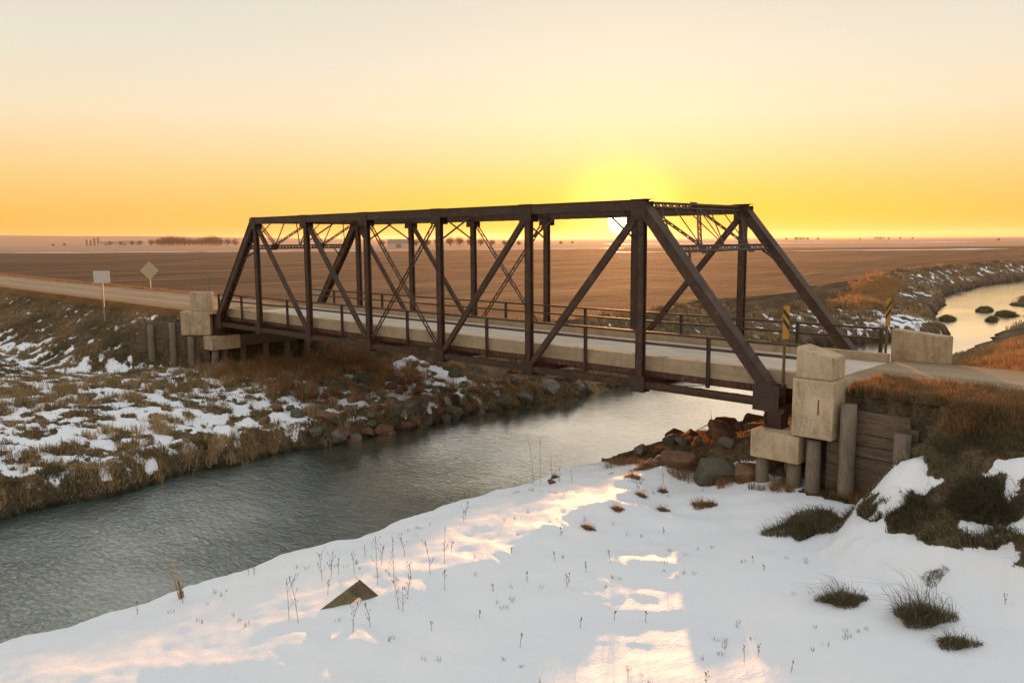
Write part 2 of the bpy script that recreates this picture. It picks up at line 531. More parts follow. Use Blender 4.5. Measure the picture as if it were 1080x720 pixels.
def water_mat():
    m, g = mat('river_water')
    pos = g.n('ShaderNodeNewGeometry').outputs['Position']
    mp = g.n('ShaderNodeMapping', ins={'Vector': pos, 'Scale': (1.0, 1.9, 1.0), 'Rotation': (0, 0, .75)}).outputs[0]
    a = g.noise(mp, 1.3, 4, .6, .4)
    b_ = g.noise(mp, 4.2, 4, .62, .6)
    c_ = g.noise(mp, 12.0, 2, .5, .3)
    gust = g.mr(g.noise(pos, .16, 3, .5), .35, .65, .35, 1.0)
    h = g.m('ADD', g.m('MULTIPLY', a, .065), g.m('ADD', g.m('MULTIPLY', b_, .052), g.m('MULTIPLY', c_, .006)))
    h = g.m('MULTIPLY', h, gust)
    h = g.m('MULTIPLY', h, g.mr(g.n('ShaderNodeSeparateXYZ', ins={0: pos}).outputs[1], -9, 5, 1.3, .20))
    bp = g.n('ShaderNodeBump', ins={'Height': h, 'Strength': 1.0, 'Distance': 1.0})
    col = g.mix(g.mr(g.noise(pos, .5, 4, .6), .35, .65), (.013, .040, .031), (.045, .095, .072))
    fr = g.n('ShaderNodeFresnel', ins={'IOR': 1.34, 'Normal': bp.outputs[0]})
    fac = g.m('MULTIPLY', fr.outputs[0], 2.9, clamp=True)
    di = g.n('ShaderNodeBsdfDiffuse', ins={'Color': col})
    gl = g.n('ShaderNodeBsdfGlossy', ins={'Color': (.95, .97, 1.0), 'Roughness': .07, 'Normal': bp.outputs[0]})
    p = g.n('ShaderNodeMixShader', ins={0: fac, 1: di.outputs[0], 2: gl.outputs[0]})
    g.n('ShaderNodeOutputMaterial', ins={'Surface': p.outputs[0]})
    return m


# ------------------------------------------------------------------ ground sheet
def build_ground():
    dense = np.radians(np.arange(-50, 50.001, .125))
    side = np.radians(np.concatenate([np.arange(53, 307, 4.0)]))
    th = np.concatenate([dense, side])+_yaw
    rr = [0.0, 1.5, 3.0]
    r = 4.5
    while r < 7500:
        rr.append(r)
        r *= 1.0085 if r < 110 else (1.016 if r < 900 else 1.05)
    rr = np.array(rr[1:])
    T, Rr = np.meshgrid(th, rr)
    X = CAM[0]+Rr*np.sin(T)
    Y = CAM[1]+Rr*np.cos(T)
    Z = height(X, Y)
    sn = snow_bias(X, Y)
    l, rt = shore(X, Y)
    rb = road_bend(X)
    far = ss(l-X, 6.0, 8.0)*ss(Y-rb, 8.0, 8.8)
    far = np.maximum(far, ss(X-rt, 18, 30)*ss(Y, 30, 40))
    D = -(X-CAM[0])*.699+(Y-CAM[1])*.715
    far = np.maximum(far, ss(-Y, 60, 90))
    far = np.maximum(far, ss(D, 300, 330))
    tan = ss(D+20*pn(X*.004, Y*.004), 436, 442)
    wet = ss(WATER+.22-Z, 0, .2)
    nT = len(th)
    nR = len(rr)
    v = np.stack([X, Y, Z], -1).reshape(-1, 3)
    i = np.arange(nR-1)[:, None]*nT
    j = np.arange(nT)[None, :]
    j2 = (j+1) % nT
    f = np.stack([i+j, i+j2, i+nT+j2, i+nT+j], -1).reshape(-1, 4)
    f = f[:, ::-1]
    # close the hole under the camera
    c = len(v)
    v = np.vstack([v, [[CAM[0], CAM[1], float(height(CAM[0], CAM[1]))]]])
    tri = np.stack([np.full(nT, c), np.arange(nT), (np.arange(nT)+1) % nT, np.full(nT, c)], -1)
    ex = lambda a, q: np.append(a.ravel(), q)
    me = bpy.data.meshes.new('ground')
    allf = [tuple(t[:3]) for t in tri]
    me0 = attr_mesh('ground', v, f, {'snow': ex(sn, 1.0), 'field': ex(far, 0), 'tan': ex(tan, 0), 'wet': ex(wet, 0)})
    bm = bmesh.new()
    bm.from_mesh(me0)
    bm.verts.ensure_lookup_table()
    for t in allf:
        try:
            bm.faces.new([bm.verts[int(q)] for q in (t[0], t[2], t[1])])
        except ValueError:
            pass
    bm.to_mesh(me0)
    bm.free()
    o = link('ground', me0, ground_mat())
    tag(o, 'winter ground with snow patches, dead grass and ploughed fields', kind='structure')


build_ground()

# water
def build_water():
    ys = np.concatenate([np.arange(-60, 120, 2.0), np.arange(120, 900, 15.0)])
    l = np.interp(ys, XLY, XLX)-1.6
    r = np.interp(ys, XRY, XRX)+1.2
    v = []
    for a, b, y in zip(l, r, ys):
        for k in range(9):
            v.append((a+(b-a)*k/8, y, WATER))
    f = []
    for i in range(len(ys)-1):
        for k in range(8):
            q = i*9+k
            f.append((q, q+1, q+10, q+9))
    o = link('river', attr_mesh('river', v, f), water_mat())
    tag(o, 'narrow dark green river running under the truss bridge', kind='structure')


build_water()

# ------------------------------------------------------------------ mesh builder
class MB:
    def __init__(s):
        s.v, s.f = [], []

    def poly(s, pts, faces):
        n = len(s.v)
        s.v += [tuple(p) for p in pts]
        s.f += [tuple(i+n for i in q) for q in faces]

    def box(s, x0, x1, y0, y1, z0, z1):
        s.poly([(x0, y0, z0), (x1, y0, z0), (x1, y1, z0), (x0, y1, z0), (x0, y0, z1), (x1, y0, z1), (x1, y1, z1), (x0, y1, z1)],
               [(0, 3, 2, 1), (4, 5, 6, 7), (0, 1, 5, 4), (1, 2, 6, 5), (2, 3, 7, 6), (3, 0, 4, 7)])

    def bar(s, a, b, w, h, up=(0, 1, 0), off=(0, 0)):
        """box from a to b; w along side axis (up vector x direction), h along up"""
        a, b = Vector(a), Vector(b)
        d = (b-a).normalized()
        u = Vector(up)
        u = (u-d*u.dot(d)).normalized()
        sd = d.cross(u)
        pts = []
        for p in (a, b):
            for (i, j) in ((-1, -1), (1, -1), (1, 1), (-1, 1)):
                pts.append(p+sd*(i*w/2+off[0])+u*(j*h/2+off[1]))
        s.poly(pts, [(0, 1, 2, 3), (7, 6, 5, 4), (0, 4, 5, 1), (1, 5, 6, 2), (2, 6, 7, 3), (3, 7, 4, 0)])

    def tube(s, pts, rad, n=8, cap=True):
        pts = [Vector(p) for p in pts]
        if not hasattr(rad, '__len__'):
            rad = [rad]*len(pts)
        base = len(s.v)
        for i, p in enumerate(pts):
            d = (pts[min(i+1, len(pts)-1)]-pts[max(i-1, 0)]).normalized()
            u = Vector((0, 0, 1)) if abs(d.z) < .9 else Vector((1, 0, 0))
            a = d.cross(u).normalized()
            b = d.cross(a)
            for k in range(n):
                t = 2*math.pi*k/n
                s.v.append(tuple(p+(a*math.cos(t)+b*math.sin(t))*rad[i]))
        for i in range(len(pts)-1):
            for k in range(n):
                q = base+i*n
                s.f.append((q+k, q+(k+1) % n, q+n+(k+1) % n, q+n+k))
        if cap:
            s.f.append(tuple(base+k for k in range(n))[::-1])
            q = base+(len(pts)-1)*n
            s.f.append(tuple(q+k for k in range(n)))

    def lace(s, a, b, width, side, t=.012, bw=.045, pitch=None, double=False):
        """zigzag lacing bars between two parallel edges; side = in-plane direction across"""
        a, b = Vector(a), Vector(b)
        sd = Vector(side).normalized()
        L = (b-a).length
        d = (b-a)/L
        nrm = d.cross(sd)
        k = max(2, int(round(L/(pitch or width*1.0))))
        for i in range(k):
            p = a+d*(L*i/k)
            q = a+d*(L*(i+1)/k)
            sg = 1 if i % 2 else -1
            s.bar(p+sd*width/2*sg, q-sd*width/2*sg, bw, t, nrm)
            if double:
                s.bar(p-sd*width/2*sg+nrm*t*1.3, q+sd*width/2*sg+nrm*t*1.3, bw, t, nrm)

    def build(s, name, mt, parent=None, bevel=0.0, smooth=False):
        me = bpy.data.meshes.new(name)
        me.from_pydata([tuple(map(float, p)) for p in s.v], [], s.f)
        if smooth:
            me.polygons.foreach_set('use_smooth', [True]*len(me.polygons))
        me.update()
        o = link(name, me, mt, parent)
        if bevel:
            bm = bmesh.new()
            bm.from_mesh(me)
            bmesh.ops.bevel(bm, geom=bm.edges[:], offset=bevel, segments=2, affect='EDGES', profile=.6)
            bm.to_mesh(me)
            bm.free()
        return o


# ------------------------------------------------------------------ road sheets
def build_road():
    v, f = [], []
    nz = 13

    def strip(xs, right=False):
        b0 = len(v)
        for x in xs:
            rb = float(road_bend(np.array(float(x))))
            for k in range(nz):
                t = k/(nz-1)
                y0 = (.75+1.5*float(ss(np.array(float(x)), 35.0, 37.0))) if right else -.55
                yy = y0+(6.9-y0)*t
                crown = .06*(1-(2*t-1)**2)+.02*float(pn(np.array(x*.3), np.array(yy*1.5)))
                rut = -.03*math.exp(-((yy-1.9)/.35)**2)-.03*math.exp(-((yy-4.4)/.35)**2)
                v.append((x, yy+rb, ROAD_Z-.045+crown+rut))
        for i in range(len(xs)-1):
            for k in range(nz-1):
                q = b0+i*nz+k
                f.append((q, q+nz, q+nz+1, q+1))
    strip(list(np.arange(34.36, 60, .8))+list(np.arange(60, 400, 8)), True)
    strip(list(np.arange(-900, -60, 10))+list(np.arange(-60, .3, .8))+[.32])
    me = attr_mesh('road', v, f)
    m, g = mat('gravel_road_tracks')
    pos = g.n('ShaderNodeNewGeometry').outputs['Position']
    sp = g.n('ShaderNodeSeparateXYZ', ins={0: pos})
    bend = g.m('MULTIPLY', g.m('POWER', g.m('MAXIMUM', g.m('SUBTRACT', g.m('MULTIPLY', sp.outputs[0], -1.0), 25.0), 0.0), 2.0), .00035)
    yy = g.m('SUBTRACT', sp.outputs[1], bend)
    tr = g.m('ADD', g.mr(g.m('ABSOLUTE', g.m('SUBTRACT', yy, 1.9)), .65, .2), g.mr(g.m('ABSOLUTE', g.m('SUBTRACT', yy, 4.4)), .65, .2), clamp=True)
    st = g.n('ShaderNodeMapping', ins={'Vector': pos, 'Scale': (.12, 1.2, 1)}).outputs[0]
    n1 = g.noise(st, 1.2, 5, .6)
    n2 = g.noise(pos, 14, 4, .7)
    col = g.mix(g.mr(n1, .35, .65), (.28, .20, .12), (.38, .28, .175))
    col = g.mix(g.m('MULTIPLY', tr, .6), col, (.45, .34, .23))
    edge = g.mr(g.m('ABSOLUTE', g.m('SUBTRACT', yy, 3.15)), 2.6, 3.5)
    col = g.mix(g.m('MULTIPLY', edge, g.mr(n1, .3, .6)), col, (.20, .115, .06))
    col = g.mix(g.mr(n2, .4, .65, 0, .45), col, (.14, .095, .06))
    finish(g, col, .95, n2, .5, .03, .1)
    o = link('gravel_road', me, m)
    tag(o, 'gravel road with pale wheel tracks crossing the bridge', kind='structure')


build_road()

# ------------------------------------------------------------------ the truss bridge
PN = 4.8
END = .96
NX = [PN*(1-END)]+[PN*i for i in range(1, 7)]+[PN*(6+END)]
W, H = 6.29, 5.59
bridge = empty('truss_bridge', (0, 0, 0))
tag(bridge, 'rusted brown steel through truss bridge spanning the river', 'bridge')
S = M['steel']
CHW, CHH = .34, .30


def side_parts(y, out):
    """y: truss plane; out: -1 near side, +1 far side"""
    c = MB()     # top chord: cover plate, two channels, laced bottom
    x0, x1 = NX[1], NX[6]
    for s in (-1, 1):
        c.bar((x0-.12, y+s*CHW/2, H), (x1+.12, y+s*CHW/2, H), .03, CHH, (0, 0, 1))
        c.bar((x0-.12, y+s*(CHW/2-.04), H-CHH/2), (x1+.12, y+s*(CHW/2-.04), H-CHH/2), .10, .014, (0, 0, 1))
    c.bar((x0-.15, y, H+CHH/2+.012), (x1+.15, y, H+CHH/2+.012), CHW+.10, .02, (0, 0, 1))
    c.lace((x0+.3, y, H-CHH/2-.016), (x1-.3, y, H-CHH/2-.016), CHW-.04, (0, 1, 0), .01, .06, .34)
    c.build('top_chord', S, bridge)
    for i in range(1, 7):        # splice plates over the joints
        sp = MB()
        sp.box(NX[i]-.28, NX[i]+.28, y-CHW/2-.035, y-CHW/2-.018, H-.42, H+.12)
        sp.box(NX[i]-.28, NX[i]+.28, y+CHW/2+.018, y+CHW/2+.035, H-.42, H+.12)
        sp.box(NX[i]-.30, NX[i]+.30, y-CHW/2-.055, y+CHW/2+.055, H+CHH/2+.0235, H+CHH/2+.036)
        for bx in (-.2, -.1, 0, .1, .2):
            for bz in (-.34, -.22, -.08, .05):
                sp.box(NX[i]+bx-.013, NX[i]+bx+.013, y-CHW/2-.047, y-CHW/2-.0345, H+bz-.013, H+bz+.013)
        sp.build('gusset_plate', M['gusset'], bridge)
    b = MB()     # bottom chord: two angle pairs with battens
    for s in (-1, 1):
        b.bar((NX[0], y+s*.10, 0), (NX[7], y+s*.10, 0), .022, .20, (0, 0, 1))
        b.bar((NX[0], y+s*.14, -.09), (NX[7], y+s*.14, -.09), .10, .018, (0, 0, 1))
    xx = .8
    while xx < NX[7]:
        b.box(xx, xx+.22, y-.09, y+.09, .101, .112)
        b.box(xx, xx+.22, y-.09, y+.09, -.112, -.101)
        xx += 1.2
    b.build('bottom_chord', S, bridge)
    for (xa, xb) in ((NX[0], NX[1]), (NX[7], NX[6])):
        e = MB()
        A, B = Vector((xa, y, .1)), Vector((xb, y, H))
        d = (B-A).normalized()
        nrm = Vector((0, 1, 0)).cross(d).normalized()
        if nrm.z < 0:
            nrm = -nrm
        for s in (-1, 1):
            e.bar(A+Vector((0, s*CHW/2, 0)), B+Vector((0, s*CHW/2, 0)), .03, CHH, nrm)
            e.bar(A+Vector((0, s*(CHW/2-.04), 0))-nrm*CHH/2, B+Vector((0, s*(CHW/2-.04), 0))-nrm*CHH/2, .10, .014, nrm)
        e.bar(A+nrm*(CHH/2+.012), B+nrm*(CHH/2+.012), CHW+.10, .02, nrm)
        e.lace(A+d*.5-nrm*(CHH/2+.016), B-d*.4-nrm*(CHH/2+.016), CHW-.04, (0, 1, 0), .01, .06, .34)
        e.build('end_post', S, bridge)
    for i in range(1, 7):
        v = MB()
        x = NX[i]
        zt = H-CHH/2-.02
        hw = .115 if i in (1, 6) else .105
        for s in (-1, 1):        # two channels back to back, tied with battens
            v.box(x-hw, x+hw, y+s*.085-.010, y+s*.085+.010, -.05, zt)
            for q in (-1, 1):
                v.box(x+q*hw-.008, x+q*hw+.008, y+s*.085-(.0 if s < 0 else -.0)-.028, y+s*.085+.028, -.05, zt)
        v.box(x-.008, x+.008, y-.075, y+.075, -.05, zt)
        v.build('vertical_post', S, bridge)
    for (a, b2, heavy) in ((1, 2, 1), (2, 3, 1), (6, 5, 1), (5, 4, 1), (3, 4, 0), (4, 3, 0)):
        dg = MB()
        A = Vector((NX[a], y, H-.12))
        B = Vector((NX[b2], y, .05))
        d = (B-A).normalized()
        nrm = Vector((0, 1, 0)).cross(d).normalized()
        if heavy:
            off = .062
            for s in (-1, 1):
                dg.bar(A+Vector((0, s*off, 0)), B+Vector((0, s*off, 0)), .016, .20, nrm)
                dg.bar(A+Vector((0, s*(off-.03), 0))+nrm*.092, B+Vector((0, s*(off-.03), 0))+nrm*.092, .05, .014, nrm)
                dg.bar(A+Vector((0, s*(off-.03), 0))-nrm*.092, B+Vector((0, s*(off-.03), 0))-nrm*.092, .05, .014, nrm)
        else:
            yo = .045 if a == 3 else -.045
            for s in (-1, 1):
                dg.bar(A+Vector((0, yo, 0))+nrm*s*.075, B+Vector((0, yo, 0))+nrm*s*.075, .05, .035, nrm)
            dg.lace(A+Vector((0, yo, 0))+d*.3, B+Vector((0, yo, 0))-d*.3, .13, nrm, .010, .03, .42)
        dg.build('diagonal_brace' if heavy else 'laced_counter_brace', S, bridge)
    for i in range(1, 7):
        gp = MB()
        x = NX[i]
        for s in (-1, 1):
            gp.box(x-.26, x+.26, y+s*.148-.008, y+s*.148+.008, -.24, .26)
        gp.box(x-.22, x+.22, y-.139, y+.139, -.235, -.2)
        for bx in (-.2, -.07, .07, .2):
            for bz in (-.18, -.04, .10, .2):
                gp.box(x+bx-.014, x+bx+.014, y-.171, y-.1565, bz-.014, bz+.014)
        gp.build('gusset_plate', M['gusset'], bridge)
    for k, x in ((0, NX[0]), (7, NX[7])):
        gp = MB()
        sgn = 1 if k == 0 else -1
        xa, xb = sorted((x-sgn*.16, x+sgn*.62))
        for s in (-1, 1):
            gp.box(xa, xb, y+s*.20-.01, y+s*.20+.01, -.22, .52)
        gp.box(x-.30, x+.30, y-.189, y+.189, -.24, -.10)
        for bx in (.0, .14, .28, .42):
            for bz in (-.14, .02, .18, .34):
                q = x+sgn*bx
                gp.box(q-.014, q+.014, y-.224, y-.2105, bz-.014, bz+.014)
        gp.build('gusset_plate', M['gusset'], bridge)
        sh = MB()
        sh.box(x-.20, x+.20, y-.17, y+.17, -.60, -.24)
        sh.box(x-.28, x+.28, y-.25, y+.25, -.655, -.60)
        sh.box(x-.24, x-.21, y-.22, y+.22, -.60, -.24)
        sh.box(x+.21, x+.24, y-.22, y+.22, -.60, -.24)
        sh.build('bearing_shoe', M['gusset'], bridge)


side_parts(0, -1)
side_parts(W, 1)
DZ = ROAD_Z-.01

# floor system
for i in range(8):
    fb = MB()
    x = NX[i]+(0 if 0 < i < 7 else (.25 if i == 0 else -.25))
    fb.box(x-.006, x+.006, .16, W-.16, -.18, .30)
    fb.box(x-.09, x+.09, .16, W-.16, .30, .318)
    fb.box(x-.09, x+.09, .16, W-.16, -.198, -.18)
    fb.build('floor_beam', M['steel_red'], bridge)
for k in range(6):
    y = .62+k*(W-1.24)/5
    sb = MB()
    sb.box(NX[0]-.1, NX[7]+.1, y-.006, y+.006, .154, .36)
    sb.box(NX[0]-.1, NX[7]+.1, y-.07, y+.07, .36, .375)
    sb.box(NX[0]-.1, NX[7]+.1, y-.07, y+.07, .14, .154)
    sb.build('stringer', M['steel_red'], bridge)
bl_ = MB()
for i in range(7):
    bl_.bar((NX[i]+.1, .15, -.13), (NX[i+1]-.1, W-.15, -.13), .07, .012, (0, 0, 1))
    bl_.bar((NX[i]+.1, W-.15, -.115), (NX[i+1]-.1, .15, -.115), .07, .012, (0, 0, 1))
bl_.build('bottom_lateral_bracing', S, bridge)
dk = MB()
dk.box(NX[0]-.22, NX[7]+.9, .66, W-.66, .42, DZ)
dk.build('deck_slab', M['deck'], bridge)
for (ya, yb, s) in ((.36, .64, -1), (W-.64, W-.36, 1)):
    cb = MB()
    # concrete kerb with a stepped outer face, cast in bays
    xx = NX[0]-.22
    n = 21
    step = (NX[7]-NX[0]+1.12)/n
    for q in range(n):
        a, b2 = xx+q*step+.006, xx+(q+1)*step-.006
        cb.box(a, b2, ya, yb, .40, .86)
        yo = ya-.035 if s < 0 else yb
        cb.box(a, b2, yo, yo+.035, .40, .58)
    cb.build('concrete_kerb', M['curb'], bridge, .008)
for s, y in ((-1, .40), (1, W-.40)):
    # corrugated steel form edge below the kerb
    ce = MB()
    xx = NX[0]
    while xx < NX[7]:
        ce.box(xx, xx+.11, y-.03, y+.03, .20, .395)
        ce.box(xx+.11, xx+.22, y-.012, y+.012, .21, .39)
        xx += .22
    ce.build('corrugated_deck_edge', M['steel_red'], bridge)
for s, y in ((-1, .24), (1, W-.24)):
    rl = empty('railing')
    rl.parent = bridge
    xa, xb = NX[0]-.35, NX[7]+.55
    for z in (1.62, 1.28):
        t = MB()
        t.bar((xa, y, z), (xb, y, z), .012, .075, (0, 0, 1))
        t.bar((xa, y-s*.035, z+.037), (xb, y-s*.035, z+.037), .07, .010, (0, 0, 1))
        t.build('rail', M['rail'], rl)
    px = [xa+.03, xb-.03]+[(NX[i]+NX[i+1])/2 for i in range(7)]
    for x in px:
        p = MB()
        yo = y+s*.03
        p.box(x-.045, x+.045, yo-.006, yo+.006, .12, 1.63)
        p.box(x-.045, x-.033, yo-.05, yo+.05, .12, 1.63)
        p.box(x+.033, x+.045, yo-.05, yo+.05, .12, 1.63)
        p.build('rail_post', M['rail'], rl)

# portals
def portal(xa, xb, zlow=4.25):
    pr = empty('portal_brace')
    pr.parent = bridge
    def on(z, y, o=0.0):
        t = (z-.1)/(H-.1)
        return Vector((xa+(xb-xa)*t, y, z))
    top, low = H+.02, zlow
    d = (on(top, 0)-on(low, 0)).normalized()
    nx = Vector((0, 1, 0)).cross(d)
    for z, nme in ((top, 'top_strut'), (low, 'bottom_strut')):
        b = MB()
        for s in (-1, 1):
            b.bar(on(z, .18)+d*s*.10, on(z, W-.18)+d*s*.10, .05, .06, d)
        b.lace(on(z, .25), on(z, W-.25), .18, d, .012, .04, .19, True)
        b.build(nme, S, pr)
    nb = 4
    for k in range(nb):
        ya, yb = .2+k*(W-.4)/nb, .2+(k+1)*(W-.4)/nb
        if k % 2:
            A, B = on(low+.1, ya), on(top-.1, yb)
        else:
            A, B = on(top-.1, ya), on(low+.1, yb)
        b = MB()
        dd = (B-A).normalized()
        sd = dd.cross(nx).normalized()
        for s in (-1, 1):
            b.bar(A+sd*s*.07, B+sd*s*.07, .03, .035, sd)
        b.lace(A, B, .12, sd, .010, .03, .16, True)
        b.build('laced_web_brace', S, pr)
        b = MB()
        A2, B2 = (on(low+.1, ya), on(top-.1, (ya+yb)/2)) if not k % 2 else (on(top-.1, (ya+yb)/2), on(low+.1, yb))
        b.bar(A2, B2, .05, .02, nx)
        b.build('web_brace', S, pr)
    for k in range(1, nb):
        y = .2+k*(W-.4)/nb
        gp = MB()
        z = low if k % 2 else top
        gp.bar(on(z-.16, y-.0), on(z+.16, y), .42, .012, nx)
        gp.bar(on(low+.1, y)+nx*.02, on(top-.1, y)+nx*.02, .06, .014, nx)
        gp.build('gusset_plate', M['gusset'], pr)
    for y, s in ((.2, 1), (W-.2, -1)):
        kb = MB()
        kb.bar(on(low-.55, y), on(low-.05, y+s*.7), .06, .06, nx)
        kb.build('knee_brace', S, pr)


portal(NX[0], NX[1])
portal(NX[7], NX[6])
for i in range(1, 7):
    x = NX[i]
    st = MB()
    for s in (-1, 1):
        st.bar((x, .2, H-.02+s*.09), (x, W-.2, H-.02+s*.09), .08, .05, (0, 0, 1))
    st.lace((x, .25, H-.02), (x, W-.25, H-.02), .16, (0, 0, 1), .012, .035, .2)
    st.build('sway_strut', S, bridge)
    if 1 < i < 6:
        for y, s in ((.12, 1), (W-.12, -1)):
            kb = MB()
            kb.bar((x, y, H-1.0), (x, y+s*1.5, H-.14), .06, .05, (1, 0, 0))
            kb.build('knee_brace', S, bridge)
    if i < 6:
        lb = MB()
        lb.bar((x+.1, .15, H+.05), (NX[i+1]-.1, W-.15, H+.05), .055, .05, (0, 0, 1))
        lb.bar((x+.1, W-.15, H+.005), (NX[i+1]-.1, .15, H+.005), .055, .035, (0, 0, 1))
        lb.build('top_lateral_bracing', S, bridge)

# ------------------------------------------------------------------ abutments
random.seed(11)


def pile_mb(x, y, z0, z1, r, lean=(0, 0), n=14):
    m = MB()
    ph = [random.uniform(.93, 1.05) for _ in range(5)]
    pts = [(x+lean[0]*(1-t), y+lean[1]*(1-t), z0+(z1-z0)*t) for t in (0, .25, .5, .75, 1)]
    m.tube(pts, [r*q*(1.08-.1*i/4) for i, q in enumerate(ph)], n)
    return m


def abutment(side):
    if side == 'L':
        cx0, cx1, zt, zb = -.75, .65, -.66, -1.42
        ab = empty('abutment', (0, 0, 0))
        tag(ab, 'far abutment at the left bridge end with concrete block, cap and wooden piles', 'abutment')
    else:
        cx0, cx1, zt, zb = 33.02, 34.42, -.66, -1.42
        ab = empty('abutment', (34, 0, 0))
        ab.location = (0, 0, 0)
        tag(ab, 'near abutment at the right bridge end, tall stained concrete block over short cap', 'abutment')
    c = MB()
    c.box(cx0, cx1, -.72, 1.0, zb, zt)
    c.build('concrete_cap', M['concrete'], ab, .04)
    c = MB()
    c.box(cx0+.1, cx1-.1, 1.002, W+.7, zb+.12, zt-.03)
    c.build('timber_cap', M['timber'], ab, .02)
    hz = -3.2 if side == 'L' else -3.3
    for (px, py) in ((cx0+.25, -.45), ((cx0+cx1)/2, .35), (cx1-.25, -.40), ((cx0+cx1)/2, 1.5), ((cx0+cx1)/2, 2.9), ((cx0+cx1)/2, 4.3), ((cx0+cx1)/2, 5.7)):
        ln = (random.uniform(-.12, .12), random.uniform(-.15, .05))
        pile_mb(px, py, hz, zb+.002 if py < 1 else zb+.118, .19, ln).build('pile', M['pile'], ab, smooth=True)
    # back wall of planks below the deck
    bw = MB()
    xw = -.10 if side == 'L' else 34.55
    sx = -.08
    for k in range(12):
        z = -3.1+k*.30
        bw.box(xw+sx+random.uniform(0, .02), xw+sx+.10, .05, W-.05, z+.004, z+.294)
    if side == 'L':
        bw2 = bw
        for i, p in enumerate(bw2.v):
            bw2.v[i] = (p[0]-.75, p[1], p[2])
    bw.build('plank_backwall', M['timber'], ab)
    # parapet blocks
    def block(pts, z0, z1, name='parapet_block', zr=None, bev=.05):
        m = MB()
        n = len(pts)
        lo = [(p[0], p[1], z0) for p in pts]
        hi = [(p[0], p[1], z1 if zr is None else zr[i]) for i, p in enumerate(pts)]
        m.poly(lo+hi, [tuple(range(n))[::-1], tuple(range(n, 2*n))]+[(i, (i+1) % n, n+(i+1) % n, n+i) for i in range(n)])
        return m.build(name, M['concrete'], ab, bev)
    if side == 'L':
        d = Vector((-.707, -.707))
        nrm = Vector((-.707, .707))
        o = Vector((.05, -.55))
        f = lambda a, b: tuple(o+d*a+nrm*b)
        block([f(1.55, 0), f(1.55, .5), f(-.1, .5), f(-.1, 0)], -.62, .72)
        block([f(1.0, .03), f(1.0, .47), f(-.22, .47), f(-.22, .03)], .725, 1.78)
        block([(-1.2, W+.5), (.0, W+.5), (.0, W+1.0), (-1.2, W+1.0)], -.4, 1.5)
    else:
        block([(34.22, -.80), (35.32, -.80), (35.32, .08), (34.22, .08)], -.62, .92)
        block([(34.27, -.74), (35.26, -.74), (35.26, .04), (34.27, .04)], .925, 1.75, zr=[1.76, 1.52, 1.52, 1.76])
        block([(33.98, W+.55), (35.55, W+.55), (35.75, W+1.0), (33.98, W+1.0)], -.6, 1.5, zr=[1.55, 1.42, 1.42, 1.55])
        rs = MB()
        rs.box(34.92, 34.955, -.808, -.80, .02, .42)
        rs.build('rust_streak', M['rust'], ab)


abutment('L')
abutment('R')
# approach slab edge between block and deck on the far right side
def wingwalls():
    # right: straight wall beside the block
    ww = empty('timber_wingwall', (36.3, -.3, 0))
    ww.location = (0, 0, 0)
    tag(ww, 'timber plank retaining wall with round piles right of the tall concrete block', 'retaining wall')
    for k in range(9):
        z = -2.5+k*.30
        x1 = 38.0 if z < -1.3 else 38.0-(z+1.3)*.85
        b = MB()
        b.bar((35.0, -.28+random.uniform(-.015, .015), z+.145), (x1+random.uniform(-.08, .08), -.28, z+.145-.03*random.random()), .09, .285, (0, 0, 1))
        b.build('plank', M['timber'], ww, .008)
    for x, z1 in ((34.75, -.72), (35.62, .36), (36.95, -.20)):
        pile_mb(x, -.53, -2.9, z1, .20, (random.uniform(-.04, .04), -.05)).build('pile', M['pile'], ww, smooth=True)
    wl = empty('timber_wingwall', (0, 0, 0))
    tag(wl, 'timber plank wing wall flaring left from the far abutment into the bank', 'retaining wall')
    o = Vector((.0, -.32, 0))
    d = Vector((-.707, -.707, 0))
    for k in range(9):
        z = -2.6+k*.30
        L = 4.3 if z < -1.0 else 4.3-(z+1.0)*.9
        b = MB()
        b.bar(o+d*.2+Vector((0, 0, z+.145)), o+d*(L+random.uniform(-.2, .2))+Vector((0, 0, z+.145)), .09, .285, (0, 0, 1))
        b.build('plank', M['timber'], wl, .008)
    pn_ = Vector((.707, -.707, 0))*.22
    for s, z1 in ((2.15, .10), (3.35, .0), (1.15, -.68)):
        p = o+d*s+pn_
        pile_mb(p.x, p.y, -2.8, z1, .17).build('pile', M['pile'], wl, smooth=True)


wingwalls()

# ------------------------------------------------------------------ signs and markers
def hz(x, y):
    return float(height(np.array(float(x)), np.array(float(y))))


